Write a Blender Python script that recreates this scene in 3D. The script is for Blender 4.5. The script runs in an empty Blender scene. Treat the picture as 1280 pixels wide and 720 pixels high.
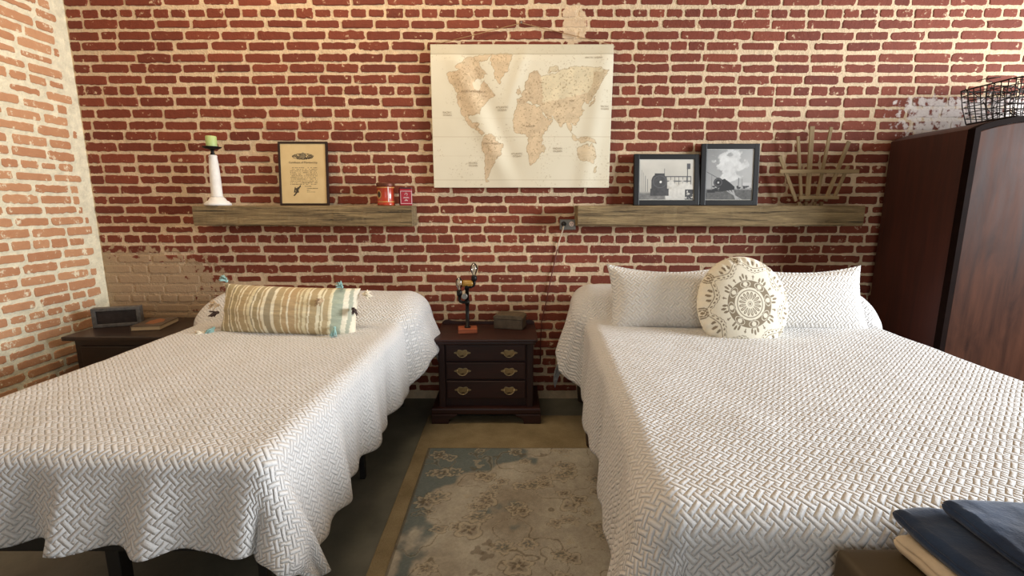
import bpy, bmesh, math, random
import numpy as np
from mathutils import Vector, Matrix
PI = math.pi
R = math.radians
scene = bpy.context.scene
COL = scene.collection
random.seed(7)
rng = np.random.default_rng(7)

# ------------------------------------------------------------------ camera, exposure, world
vs = scene.view_settings
vs.view_transform = 'Standard'; vs.look = 'None'; vs.gamma = 1.0; vs.use_curve_mapping = False
vs.exposure = -0.15
cd = bpy.data.cameras.new('camera'); cam = bpy.data.objects.new('camera', cd); COL.objects.link(cam)
cd.sensor_fit = 'HORIZONTAL'; cd.sensor_width = 36.0; cd.lens = 36.0 * 590 / 1280
cd.clip_start = 0.02
cam.location = (0, -3.04, 1.307); cam.rotation_euler = (R(90 - 10.1), 0, 0)
scene.camera = cam
w = bpy.data.worlds.new('world'); scene.world = w; w.use_nodes = True
w.node_tree.nodes['Background'].inputs[0].default_value = (0.75, 0.85, 1.0, 1)
w.node_tree.nodes['Background'].inputs[1].default_value = 0.05

def area(name, loc, rot, sx, sy, power, color):
    l = bpy.data.lights.new(name, 'AREA'); l.shape = 'RECTANGLE'; l.size = sx; l.size_y = sy
    l.energy = power; l.color = color
    o = bpy.data.objects.new(name, l); COL.objects.link(o); o.location = loc; o.rotation_euler = rot
    return o
# daylight through the window in the right wall, the opening behind the camera, warm ceiling lamps
area('window_daylight', (4.77, -2.2, 1.80), (0, R(90), 0), 1.30, 1.9, 400, (0.90, 0.95, 1.0))
area('rear_daylight', (0.3, -5.42, 1.55), (R(90), 0, 0), 2.6, 1.7, 26, (0.82, 0.92, 1.0))
area('ceiling_lamp_light', (-0.95, -0.85, 3.2), (0, 0, 0), 2.0, 0.8, 38, (1.0, 0.79, 0.53))

# ------------------------------------------------------------------ helpers
def lin(c):
    return tuple((x / 12.92 if x <= 0.04045 else ((x + 0.055) / 1.055) ** 2.4) for x in c)
def s255(r, g, b): return lin((r / 255, g / 255, b / 255))

def setprops(o, label=None, cat=None, group=None, kind=None):
    if label: o['label'] = label
    if cat: o['category'] = cat
    if group: o['group'] = group
    if kind: o['kind'] = kind
    return o
def thing(name, label, cat, loc=(0, 0, 0), rotz=0, group=None):
    o = bpy.data.objects.new(name, None); COL.objects.link(o)
    o.empty_display_size = 0.05
    o.location = loc; o.rotation_euler = (0, 0, rotz)
    return setprops(o, label, cat, group)
def mesh_obj(name, me, mat, parent=None, smooth=False, loc=(0, 0, 0), rot=(0, 0, 0)):
    o = bpy.data.objects.new(name, me); COL.objects.link(o)
    if mat is not None:
        for m in (mat if isinstance(mat, (list, tuple)) else [mat]): me.materials.append(m)
    if smooth:
        me.polygons.foreach_set('use_smooth', [True] * len(me.polygons))
    if parent: o.parent = parent
    o.location = loc; o.rotation_euler = rot
    return o

class MB:
    def __init__(s): s.bm = bmesh.new()
    def _x(s, verts, M):
        bmesh.ops.transform(s.bm, matrix=M, verts=verts)
    def box(s, c, d, bev=0.0, rot=None, seg=2):
        r = bmesh.ops.create_cube(s.bm, size=1.0); vv = r['verts']
        for v in vv: v.co = Vector((v.co.x * d[0], v.co.y * d[1], v.co.z * d[2]))
        if bev > 0:
            ee = list({e for v in vv for e in v.link_edges})
            rr = bmesh.ops.bevel(s.bm, geom=ee, offset=bev, segments=seg, affect='EDGES', profile=0.6)
            seen = set(vv) & set(v for v in s.bm.verts if v.is_valid)
            vv = list({v for f in rr['faces'] for v in f.verts} | {v for v in seen if v.is_valid})
            # include every vertex connected
            st = list(vv); allv = set(vv)
            while st:
                v = st.pop()
                for e in v.link_edges:
                    o = e.other_vert(v)
                    if o not in allv: allv.add(o); st.append(o)
            vv = list(allv)
        M = Matrix.Translation(Vector(c))
        if rot: M = M @ (Matrix.Rotation(rot[2], 4, 'Z') @ Matrix.Rotation(rot[1], 4, 'Y') @ Matrix.Rotation(rot[0], 4, 'X'))
        s._x(vv, M)
        return s
    def lathe(s, prof, c=(0, 0, 0), seg=24, rot=None, cap=True):
        rings = []
        M = Matrix.Translation(Vector(c))
        if rot: M = M @ (Matrix.Rotation(rot[2], 4, 'Z') @ Matrix.Rotation(rot[1], 4, 'Y') @ Matrix.Rotation(rot[0], 4, 'X'))
        for r, z in prof:
            rings.append([s.bm.verts.new(M @ Vector((r * math.cos(2 * PI * k / seg), r * math.sin(2 * PI * k / seg), z))) for k in range(seg)])
        for a, b in zip(rings[:-1], rings[1:]):
            for k in range(seg):
                f = s.bm.faces.new((a[k], a[(k + 1) % seg], b[(k + 1) % seg], b[k])); f.smooth = True
        if cap:
            s.bm.faces.new(list(reversed(rings[0]))); s.bm.faces.new(rings[-1])
        return s
    def tube(s, pts, rad, seg=8, closed=False):
        pts = [Vector(p) for p in pts]; n = len(pts)
        rads = rad if isinstance(rad, (list, tuple)) else [rad] * n
        rings = []; nrm = None
        for i, p in enumerate(pts):
            if closed: t = pts[(i + 1) % n] - pts[i - 1]
            else: t = pts[min(i + 1, n - 1)] - pts[max(i - 1, 0)]
            t.normalize()
            if nrm is None:
                nrm = t.orthogonal().normalized()
            else:
                nrm = (nrm - t * nrm.dot(t))
                nrm = nrm.normalized() if nrm.length > 1e-6 else t.orthogonal().normalized()
            b = t.cross(nrm)
            rings.append([s.bm.verts.new(p + rads[i] * (nrm * math.cos(2 * PI * k / seg) + b * math.sin(2 * PI * k / seg))) for k in range(seg)])
        m = n if closed else n - 1
        for i in range(m):
            a = rings[i]; b2 = rings[(i + 1) % n]
            for k in range(seg):
                f = s.bm.faces.new((a[k], a[(k + 1) % seg], b2[(k + 1) % seg], b2[k])); f.smooth = True
        if not closed:
            s.bm.faces.new(list(reversed(rings[0]))); s.bm.faces.new(rings[-1])
        return s
    def prism(s, outline, axis, lo, hi, bev=0):
        # outline 2D (a,b): axis 'y' -> (x,z), axis 'x' -> (y,z), axis 'z' -> (x,y)
        def P(a, b, c):
            return Vector((a, c, b)) if axis == 'y' else (Vector((c, a, b)) if axis == 'x' else Vector((a, b, c)))
        A = [s.bm.verts.new(P(a, b, lo)) for a, b in outline]; B = [s.bm.verts.new(P(a, b, hi)) for a, b in outline]
        n = len(outline); fs = []
        for k in range(n): fs.append(s.bm.faces.new((A[k], A[(k + 1) % n], B[(k + 1) % n], B[k])))
        fa = s.bm.faces.new(list(reversed(A))); fb = s.bm.faces.new(B); fs += [fa, fb]
        bmesh.ops.recalc_face_normals(s.bm, faces=fs)
        if bev > 0:
            ee = list(set(fa.edges) | set(fb.edges))
            bmesh.ops.bevel(s.bm, geom=ee, offset=bev, segments=2, affect='EDGES', profile=0.6)
        return s
    def sphere(s, c, r, sc=(1, 1, 1), u=16, v=10):
        rr = bmesh.ops.create_uvsphere(s.bm, u_segments=u, v_segments=v, radius=r)
        for vt in rr['verts']:
            vt.co = Vector((vt.co.x * sc[0], vt.co.y * sc[1], vt.co.z * sc[2])) + Vector(c)
            for f in vt.link_faces: f.smooth = True
        return s
    def jitter(s, amt, seed=0):
        r = random.Random(seed)
        for v in s.bm.verts: v.co += Vector((r.uniform(-amt, amt), r.uniform(-amt, amt), r.uniform(-amt, amt)))
        return s
    def build(s, name, mat, parent=None, loc=(0, 0, 0), rot=(0, 0, 0), smooth=False):
        me = bpy.data.meshes.new(name); bmesh.ops.recalc_face_normals(s.bm, faces=s.bm.faces)
        s.bm.to_mesh(me); s.bm.free()
        return mesh_obj(name, me, mat, parent, smooth, loc, rot)

# ---- shader graph helper
class G:
    def __init__(s, name):
        s.m = bpy.data.materials.new(name); s.m.use_nodes = True; s.nt = s.m.node_tree
        s.b = s.nt.nodes['Principled BSDF']; s.out = s.nt.nodes['Material Output']
    def n(s, t, **kw):
        nd = s.nt.nodes.new(t)
        for k, v in kw.items(): setattr(nd, k, v)
        return nd
    def l(s, a, b): s.nt.links.new(a, b)
    def put(s, inp, v):
        if isinstance(v, bpy.types.NodeSocket): s.l(v, inp)
        else:
            if inp.type == 'RGBA' and len(v) == 3: v = (*v, 1)
            inp.default_value = v
    def math(s, op, a, b=None, c=None, clamp=False):
        nd = s.n('ShaderNodeMath', operation=op); nd.use_clamp = clamp
        for i, v in enumerate((a, b, c)):
            if v is not None: s.put(nd.inputs[i], v)
        return nd.outputs[0]
    def mix(s, f, a, b, bt='MIX'):
        nd = s.n('ShaderNodeMix', data_type='RGBA', blend_type=bt)
        s.put(nd.inputs[0], f); s.put(nd.inputs[6], a); s.put(nd.inputs[7], b)
        return nd.outputs[2]
    def coord(s, which='Object', scale=(1, 1, 1), rot=(0, 0, 0)):
        tc = s.n('ShaderNodeTexCoord'); mp = s.n('ShaderNodeMapping')
        s.l(tc.outputs[which], mp.inputs[0]); mp.inputs['Scale'].default_value = scale; mp.inputs['Rotation'].default_value = rot
        return mp.outputs[0]
    def noise(s, vec, scale, detail=4, rough=0.55, dist=0.0):
        nd = s.n('ShaderNodeTexNoise'); s.l(vec, nd.inputs['Vector'])
        nd.inputs['Scale'].default_value = scale; nd.inputs['Detail'].default_value = detail
        nd.inputs['Roughness'].default_value = rough; nd.inputs['Distortion'].default_value = dist
        return nd.outputs[0]
    def ramp(s, f, stops, interp='LINEAR'):
        nd = s.n('ShaderNodeValToRGB'); cr = nd.color_ramp; cr.interpolation = interp
        while len(cr.elements) > 1: cr.elements.remove(cr.elements[-1])
        for i, (p, c) in enumerate(stops):
            e = cr.elements[0] if i == 0 else cr.elements.new(p)
            e.position = p; e.color = (*c, 1) if len(c) == 3 else c
        s.put(nd.inputs[0], f); return nd.outputs[0]
    def rng(s, f, a, b, c=0.0, d=1.0):
        nd = s.n('ShaderNodeMapRange'); s.put(nd.inputs[0], f)
        for i, v in enumerate((a, b, c, d)): nd.inputs[i + 1].default_value = v
        nd.clamp = True
        return nd.outputs[0]
    def bump(s, h, dist, strength=1.0, normal=None):
        nd = s.n('ShaderNodeBump'); nd.inputs['Strength'].default_value = strength; nd.inputs['Distance'].default_value = dist
        s.put(nd.inputs['Height'], h)
        if normal is not None: s.l(normal, nd.inputs['Normal'])
        return nd.outputs[0]
    def fin(s, color=None, rough=None, normal=None, metal=None, **kw):
        if color is not None: s.put(s.b.inputs['Base Color'], color)
        if rough is not None: s.put(s.b.inputs['Roughness'], rough)
        if metal is not None: s.put(s.b.inputs['Metallic'], metal)
        if normal is not None: s.l(normal, s.b.inputs['Normal'])
        for k, v in kw.items(): s.put(s.b.inputs[k], v)
        return s.m

def plain(name, c, rough=0.6, var=0.15, scale=30, bump=0.0, metal=0.0, stretch=(1, 1, 1), **kw):
    g = G(name); co = g.coord('Object', stretch); nz = g.noise(co, scale, 5)
    a = tuple(x * (1 - var) for x in c); b = tuple(min(1, x * (1 + var)) for x in c)
    col = g.mix(g.rng(nz, 0.3, 0.7), a, b)
    nm = g.bump(nz, bump) if bump > 0 else None
    return g.fin(col, rough, nm, metal, **kw)

def wood(name, c1, c2, rough=0.5, axis=0, scale=6, bump=0.001, coat=0.0):
    g = G(name); sc = [8, 8, 8]; sc[axis] = 0.6
    co = g.coord('Object', tuple(sc)); nz = g.noise(co, scale, 8, 0.65, 0.6)
    sc2 = [30, 30, 30]; sc2[axis] = 1.0
    fine = g.noise(g.coord('Object', tuple(sc2)), scale, 4, 0.6)
    f = g.math('ADD', g.math('MULTIPLY', nz, 0.7), g.math('MULTIPLY', fine, 0.3))
    col = g.mix(g.rng(f, 0.35, 0.65), c1, c2)
    return g.fin(col, rough, g.bump(f, bump), **({'Coat Weight': coat, 'Coat Roughness': 0.15} if coat else {}))

def vcol(name, rough=0.7, bump=0.0, bscale=200, sheen=0.0):
    g = G(name); a = g.n('ShaderNodeVertexColor'); a.layer_name = 'Col'
    nm = None
    if bump > 0: nm = g.bump(g.noise(g.coord('Object'), bscale, 3), bump)
    return g.fin(a.outputs[0], rough, nm)

def quilt_mat(name, c, depth=0.006, bw=0.026):
    g = G(name)
    uv = g.n('ShaderNodeUVMap'); uv.uv_map = 'UVMap'
    # slight wobble of the stitching
    mp = g.n('ShaderNodeMapping'); g.l(uv.outputs[0], mp.inputs[0])
    mp.inputs['Rotation'].default_value = (0, 0, R(45)); mp.inputs['Scale'].default_value = (1 / bw, 1 / bw, 1)
    nzv = g.n('ShaderNodeTexNoise'); g.l(mp.outputs[0], nzv.inputs['Vector']); nzv.inputs['Scale'].default_value = 0.35; nzv.inputs['Detail'].default_value = 2
    va = g.n('ShaderNodeVectorMath', operation='MULTIPLY_ADD'); g.l(nzv.outputs[1], va.inputs[0]); va.inputs[1].default_value = (0.35, 0.35, 0); g.l(mp.outputs[0], va.inputs[2])
    sp = g.n('ShaderNodeSeparateXYZ'); g.l(va.outputs[0], sp.inputs[0])
    u, v = sp.outputs[0], sp.outputs[1]
    # interlaced strips: at every crossing of the lattice one strip lies on top, the next time the other
    i = g.math('ROUND', u); j = g.math('ROUND', v)
    du = g.math('ABSOLUTE', g.math('SUBTRACT', u, i)); dv = g.math('ABSOLUTE', g.math('SUBTRACT', v, j))
    par = g.math('FLOOR', g.math('ADD', g.math('FLOORED_MODULO', g.math('ADD', i, j), 2.0), 0.5))
    def sel(a, b, f): return g.math('ADD', g.math('MULTIPLY', a, f), g.math('MULTIPLY', b, g.math('SUBTRACT', 1.0, f)))
    A = sel(dv, du, par); B = sel(du, dv, par)
    def prof(p, q):
        return g.math('MULTIPLY', g.math('SUBTRACT', 1.0, g.math('POWER', p, 2.6), clamp=True), g.math('SUBTRACT', 1.0, g.math('POWER', q, 6.0), clamp=True))
    hH = prof(g.math('DIVIDE', B, 0.25), g.math('DIVIDE', A, 0.75))
    hV = prof(g.math('DIVIDE', A, 0.25), g.math('DIVIDE', g.math('SUBTRACT', 1.0, B), 0.75))
    hG = g.math('MULTIPLY', prof(g.math('DIVIDE', g.math('SUBTRACT', 0.5, A), 0.25), g.math('DIVIDE', g.math('SUBTRACT', 0.5, B), 0.25)), 0.62)
    h = g.math('MAXIMUM', g.math('MAXIMUM', hH, hV), hG)
    # puckers
    pk = g.noise(mp.outputs[0], 2.2, 3, 0.6)
    hh = g.math('ADD', h, g.math('MULTIPLY', pk, 0.55))
    nm = g.bump(hh, depth)
    col = g.mix(g.rng(g.noise(g.coord('Object'), 3.0, 3), 0.3, 0.7), tuple(x * 0.96 for x in c), c)
    return g.fin(col, 0.85, nm, **{'Sheen Weight': 0.15})

# value noise in numpy
def vnoise(x, y, seed=0):
    r = np.random.default_rng(seed); T = r.random((256, 256))
    xi = np.floor(x).astype(int); yi = np.floor(y).astype(int); fx = x - xi; fy = y - yi
    fx = fx * fx * (3 - 2 * fx); fy = fy * fy * (3 - 2 * fy)
    g = lambda a, b: T[a % 256, b % 256]
    return (g(xi, yi) * (1 - fx) + g(xi + 1, yi) * fx) * (1 - fy) + (g(xi, yi + 1) * (1 - fx) + g(xi + 1, yi + 1) * fx) * fy
def fbm(x, y, seed=0, o=4):
    s = 0; a = 0.5; tot = 0
    for k in range(o): s = s + a * vnoise(x * 2 ** k, y * 2 ** k, seed + k); tot += a; a *= 0.5
    return s / tot
def inpoly(px, py, poly):
    r = np.zeros(px.shape, bool); n = len(poly); j = n - 1
    for i in range(n):
        xi, yi = poly[i]; xj, yj = poly[j]
        c = ((yi > py) != (yj > py)) & (px < (xj - xi) * (py - yi) / ((yj - yi) if yj != yi else 1e-9) + xi)
        r ^= c; j = i
    return r
def grid_mesh(name, X, Y, Z, C=None, uv=None):
    nv, nu = X.shape
    me = bpy.data.meshes.new(name)
    co = np.stack([X, Y, Z], -1).reshape(-1, 3)
    idx = np.arange(nv * nu).reshape(nv, nu)
    q = np.stack([idx[:-1, :-1], idx[:-1, 1:], idx[1:, 1:], idx[1:, :-1]], -1).reshape(-1, 4)
    me.vertices.add(len(co)); me.vertices.foreach_set('co', co.astype(np.float32).ravel())
    me.loops.add(q.size); me.loops.foreach_set('vertex_index', q.astype(np.int32).ravel())
    me.polygons.add(len(q)); me.polygons.foreach_set('loop_start', (np.arange(len(q)) * 4).astype(np.int32))
    me.polygons.foreach_set('use_smooth', np.ones(len(q), bool))
    me.update(calc_edges=True); me.validate()
    if C is not None:
        a = me.color_attributes.new('Col', 'FLOAT_COLOR', 'POINT')
        c4 = np.concatenate([C.reshape(-1, 3), np.ones((nv * nu, 1))], 1)
        a.data.foreach_set('color', c4.astype(np.float32).ravel())
    if uv is not None:
        l = me.uv_layers.new(name='UVMap'); U = uv.reshape(-1, 2)[q.ravel()]
        l.data.foreach_set('uv', U.astype(np.float32).ravel())
    return me
def lerp3(a, b, f): return np.asarray(a)[None, None, :] * (1 - f[..., None]) + np.asarray(b)[None, None, :] * f[..., None]
def paint(C, mask, c):
    f = np.clip(mask.astype(float), 0, 1)[..., None]; C[:] = C * (1 - f) + np.asarray(c) * f

# ------------------------------------------------------------------ materials
def brick_mats(tag, b_dark, b_light, mort, smear, patches=True):
    out = []
    for kind in ('mortar', 'brick'):
        g = G(f'{tag}_{kind}'); co = g.coord('Object')
        big = g.noise(co, 1.3, 3); mid = g.noise(co, 22, 5, 0.6); fine = g.noise(co, 90, 4, 0.6)
        mcol = g.mix(g.rng(mid, 0.3, 0.7), tuple(x * 0.82 for x in mort), tuple(min(1, x * 1.12) for x in mort))
        if kind == 'brick':
            at = g.n('ShaderNodeAttribute'); at.attribute_name = 'tone'
            f = g.math('ADD', g.math('MULTIPLY', at.outputs['Fac'], 0.7), g.math('MULTIPLY', g.rng(mid, 0.3, 0.7), 0.3))
            col = g.mix(f, b_dark, b_light)
            # mortar smeared over faces
            sm = g.rng(g.math('ADD', g.math('MULTIPLY', mid, 0.75), g.math('MULTIPLY', fine, 0.25)), smear, smear + 0.06)
            col = g.mix(g.math('MULTIPLY', sm, 0.8), col, mcol)
        else:
            col = mcol
        if patches:
            sp = g.n('ShaderNodeSeparateXYZ'); g.l(co, sp.inputs[0])
            X, Z = sp.outputs[0], sp.outputs[2]
            # old limewash low in the left corner
            d = g.math('ADD', g.rng(X, -2.35, -1.72, 1.0, 0.0), 0.0)
            dz = g.math('MULTIPLY', g.rng(Z, 0.80, 1.08, 1.0, 0.0), 1.0)
            m = g.math('ADD', g.math('ADD', g.math('MULTIPLY', g.math('MULTIPLY', g.math('POWER', d, 0.6), g.math('POWER', dz, 0.6)), 0.95), 0.0), g.math('MULTIPLY', g.math('SUBTRACT', mid, 0.5), 1.7))
            m = g.math('MULTIPLY', g.rng(m, 0.36, 0.46), g.math('GREATER_THAN', 1.2, Z))
            col = g.mix(g.math('MULTIPLY', m, 0.92), col, s255(176, 150, 118))
            # white paint residue plus window glare painted into the colour, high on the right
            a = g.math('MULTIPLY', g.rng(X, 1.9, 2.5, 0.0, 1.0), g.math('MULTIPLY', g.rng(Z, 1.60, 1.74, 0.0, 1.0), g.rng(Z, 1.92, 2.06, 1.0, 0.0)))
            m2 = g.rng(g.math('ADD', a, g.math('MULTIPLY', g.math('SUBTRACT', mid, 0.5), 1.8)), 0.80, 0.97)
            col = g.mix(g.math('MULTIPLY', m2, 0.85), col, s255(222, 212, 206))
            # a crumbled mortar scar above the map
            a3 = g.math('MULTIPLY', g.rng(g.math('ABSOLUTE', g.math('SUBTRACT', X, 0.37)), 0.03, 0.10, 1.0, 0.0), g.rng(g.math('ABSOLUTE', g.math('SUBTRACT', Z, 2.36)), 0.06, 0.16, 1.0, 0.0))
            m3 = g.rng(g.math('ADD', a3, g.math('MULTIPLY', g.math('SUBTRACT', mid, 0.5), 1.4)), 0.45, 0.55)
            col = g.mix(g.math('MULTIPLY', m3, 0.85), col, mcol)
        hgt = g.math('ADD', g.math('MULTIPLY', mid, 0.6), g.math('MULTIPLY', fine, 0.4))
        nm = g.bump(hgt, 0.006 if kind == 'brick' else 0.014)
        out.append(g.fin(col, 0.8 if kind == 'brick' else 0.95, nm))
    return out
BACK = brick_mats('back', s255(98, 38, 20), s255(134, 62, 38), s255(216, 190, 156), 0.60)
LEFT = brick_mats('left', s255(180, 124, 88), s255(208, 158, 118), s255(238, 230, 202), 0.57, patches=False)

M = {}
M['plaster'] = plain('plaster', s255(132, 124, 110), 0.9, 0.06, 8, 0.002)
M['ceiling'] = plain('ceiling_boards', s255(126, 112, 92), 0.8, 0.1, 8, 0.002, stretch=(1, 12, 1))
g = G('concrete'); co = g.coord('Object'); nz = g.noise(co, 5, 7, 0.6); n2 = g.noise(co, 60, 4)
M['concrete'] = g.fin(g.mix(g.rng(nz, 0.3, 0.7), s255(88, 88, 78), s255(116, 115, 103)), 0.55, g.bump(n2, 0.001))
M['jute'] = plain('jute', s255(150, 126, 88), 0.95, 0.14, 9, 0.0)
g = G('jute_weave'); co = g.coord('Object'); big = g.noise(co, 6, 5, 0.6); fn = g.noise(g.coord('Object', (260, 90, 1)), 1, 2)
M['jute'] = g.fin(g.mix(g.rng(g.math('ADD', g.math('MULTIPLY', big, .7), g.math('MULTIPLY', fn, .3)), .35, .65), s255(122, 106, 76), s255(152, 136, 104)), 0.95, g.bump(fn, 0.002))
QC = s255(226, 224, 222)
M['quilt'] = quilt_mat('quilted_white', QC, 0.0050, 0.0262)
M['sham'] = quilt_mat('quilted_sham', s255(232, 228, 222), 0.0048, 0.0262)
M['sheet'] = plain('mattress_fabric', s255(86, 78, 82), 0.9, 0.1, 40)
M['black_metal'] = plain('black_metal', s255(22, 21, 22), 0.45, 0.2, 20)
M['bed_wood'] = plain('brown_bed_frame', s255(74, 58, 46), 0.6, 0.15, 14)
M['beam'] = None
g = G('weathered_beam'); nz = g.noise(g.coord('Object', (1.6, 26, 26)), 2.2, 9, 0.68, 0.5); nb = g.noise(g.coord('Object', (3, 8, 8)), 1.5, 4)
dk = g.rng(g.noise(g.coord('Object', (1.2, 40, 40)), 1.5, 5, 0.7), 0.58, 0.68)
cl = g.mix(g.rng(nz, 0.32, 0.68), s255(84, 68, 46), s255(172, 148, 106)); cl = g.mix(g.rng(nb, .35, .65), g.mix(0.45, cl, s255(112, 92, 62)), cl)
cl = g.mix(dk, cl, s255(48, 38, 26))
M['beam'] = g.fin(cl, 0.85, g.bump(g.math('SUBTRACT', nz, g.math('MULTIPLY', dk, .6)), 0.012))
M['stick'] = wood('weathered_stick', s255(122, 100, 70), s255(160, 136, 98), 0.85, 2, 5, 0.002)
M['stick_x'] = wood('weathered_slat', s255(128, 106, 74), s255(166, 142, 104), 0.85, 0, 5, 0.002)
M['mahog'] = wood('dark_cherry', s255(34, 12, 7), s255(58, 22, 12), 0.5, 0, 4, 0.0004, 0.08)
M['mahog_v'] = wood('dark_cherry_side', s255(32, 11, 7), s255(52, 20, 11), 0.55, 2, 4, 0.0004, 0.05)
M['espresso'] = wood('espresso_wood', s255(30, 17, 12), s255(48, 28, 19), 0.4, 0, 4, 0.0004, 0.2)
M['ward'] = wood('wardrobe_mahogany', s255(46, 16, 8), s255(66, 26, 14), 0.55, 2, 3, 0.0005)
g = G('burl_veneer'); co = g.coord('Object', (3, 3, 0.8)); n1 = g.noise(co, 3.0, 7, 0.6, 1.2); n2 = g.noise(g.coord('Object', (14, 14, 1.5)), 2, 5)
M['burl'] = g.fin(g.mix(g.rng(g.math('ADD', g.math('MULTIPLY', n1, .6), g.math('MULTIPLY', n2, .4)), .35, .65), s255(42, 21, 12), s255(74, 42, 27)), g.rng(n2, .3, .7, .5, .6), None, **{'Specular IOR Level': 0.08})
M['rim'] = plain('wardrobe_dark_edge', s255(22, 12, 9), 0.7, 0.2, 20, **{'Specular IOR Level': 0.03})
M['brass'] = plain('aged_brass', s255(176, 156, 118), 0.32, 0.15, 60, metal=0.9)
M['iron'] = plain('black_iron_pipe', s255(36, 33, 32), 0.45, 0.2, 40, metal=0.7)
M['steel'] = plain('dull_steel', s255(150, 148, 142), 0.4, 0.1, 40, metal=0.8)
M['copper_wood'] = wood('red_brown_block', s255(140, 70, 42), s255(178, 98, 62), 0.5, 0, 5, 0.0005)
M['amber'] = plain('amber_bulb_glass', s255(160, 120, 50), 0.2, 0.1, 30)
g = G('clear_glass'); tr = g.n('ShaderNodeBsdfTransparent'); gl = g.n('ShaderNodeBsdfGlossy'); gl.inputs['Roughness'].default_value = 0.05
fr = g.n('ShaderNodeFresnel'); fr.inputs[0].default_value = 1.7
mx = g.n('ShaderNodeMixShader'); g.l(g.math('ADD', g.math('MULTIPLY', fr.outputs[0], 1.3), 0.06, clamp=True), mx.inputs[0]); g.l(tr.outputs[0], mx.inputs[1]); g.l(gl.outputs[0], mx.inputs[2]); g.l(mx.outputs[0], g.out.inputs[0])
tr.inputs[0].default_value = (0.93, 0.92, 0.88, 1)
M['glass'] = g.m
M['filament'] = plain('pale_filament_stem', s255(226, 220, 196), 0.4, 0.05, 60)
M['stone'] = plain('mottled_box', s255(84, 72, 58), 0.6, 0.35, 26, 0.002)
M['stone_lid'] = plain('mottled_lid', s255(96, 84, 66), 0.55, 0.35, 26, 0.002)
M['white_paint'] = plain('chipped_white_paint', s255(232, 228, 222), 0.6, 0.08, 30, 0.001)
M['candle'] = plain('green_wax', s255(178, 196, 128), 0.5, 0.05, 20, **{'Subsurface Weight': 0.1})
M['wick'] = plain('wick', s255(40, 34, 28), 0.8, 0.1)
M['frame_black'] = plain('black_frame', s255(17, 16, 17), 0.45, 0.15, 40)
M['frame_brown'] = plain('dark_brown_frame', s255(40, 22, 16), 0.4, 0.15, 40)
M['mat_white'] = plain('white_print_border', s255(212, 208, 196), 0.7, 0.03)
M['print'] = vcol('printed_paper', 0.65)
M['map'] = vcol('map_canvas', 0.85, 0.0008, 500)
M['rug'] = vcol('rug_pile', 0.98, 0.003, 260)
M['ink'] = plain('printed_ink', s255(58, 50, 40), 0.8, 0.05)
M['map_ink'] = plain('map_lettering', s255(150, 130, 102), 0.85, 0.05)
M['tin_red'] = plain('red_orange_tin', s255(176, 58, 30), 0.3, 0.12, 30, **{'Coat Weight': 0.5})
M['tin_lid'] = plain('rusty_lid', s255(98, 52, 34), 0.45, 0.2, 40, metal=0.4)
M['tin_gold'] = plain('gold_print', s255(196, 150, 84), 0.4, 0.1, 40)
M['tin_dark'] = plain('dark_print', s255(52, 40, 26), 0.5, 0.1)
M['box_red'] = plain('crimson_tin', s255(150, 24, 40), 0.4, 0.08, 30)
M['box_dark'] = plain('dark_red_tin_side', s255(64, 16, 20), 0.4, 0.1, 30)
M['white_print'] = plain('white_print', s255(226, 206, 200), 0.6, 0.03)
M['cord'] = plain('hanging_cord', s255(164, 128, 90), 0.9, 0.15, 60)
M['cable'] = plain('brown_cable', s255(92, 38, 26), 0.6, 0.1)
M['cable_white'] = plain('white_tape', s255(214, 196, 172), 0.7, 0.08)
M['galv'] = plain('galvanised_plate', s255(126, 122, 114), 0.45, 0.15, 40, metal=0.6)
M['dark'] = plain('dark_plastic', s255(26, 24, 23), 0.5, 0.1)
M['radio_frame'] = plain('pewter_frame', s255(96, 94, 92), 0.5, 0.35, 50, 0.002)
M['radio_face'] = plain('dark_mottled_face', s255(44, 38, 38), 0.4, 0.5, 40)
M['cover'] = plain('book_cover', s255(92, 78, 66), 0.5, 0.25, 14)
M['cover_art'] = plain('book_cover_patch', s255(150, 96, 62), 0.5, 0.15, 40)
M['pages'] = plain('book_pages', s255(208, 186, 150), 0.8, 0.08, 200, stretch=(1, 1, 8))
M['olive'] = plain('olive_brown_upholstery', s255(70, 58, 36), 0.6, 0.12, 10, 0.0015)
g = G('navy_throw'); co = g.coord('Object'); n1 = g.noise(co, 9, 4, 0.5); n2 = g.noise(co, 300, 2)
M['navy'] = g.fin(g.mix(g.rng(n1, .3, .7), s255(22, 34, 58), s255(42, 64, 96)), 0.95, g.bump(g.math('ADD', n1, g.math('MULTIPLY', n2, .05)), 0.010), **{'Sheen Weight': 0.3, 'Sheen Roughness': 0.4})
M['tan'] = plain('tan_fleece', s255(206, 190, 166), 0.95, 0.1, 18, 0.004)
M['wire'] = plain('rusty_black_wire', s255(44, 36, 32), 0.6, 0.2, 60, metal=0.4)
for k, c in {'aqua': (150, 186, 182), 'cream': (232, 222, 200), 'brown': (92, 76, 72), 'taupe': (186, 160, 128)}.items():
    M['tuft_' + k] = plain('tuft_' + k, s255(*c), 0.95, 0.2, 80, 0.002)
M['stripe'] = vcol('striped_canvas', 0.9, 0.0012, 400)

# ------------------------------------------------------------------ the room shell
XL, XR, YR, H = -2.65, 4.8, -5.5, 3.3
MB().box(((XL + XR) / 2, YR / 2, -0.05), (XR - XL + 0.4, -YR + 0.4, 0.1)).build('floor', M['concrete'])['kind'] = 'structure'
MB().box(((XL + XR) / 2, YR / 2, H + 0.05), (XR - XL + 0.4, -YR + 0.4, 0.1)).build('ceiling', M['ceiling'])['kind'] = 'structure'

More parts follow.
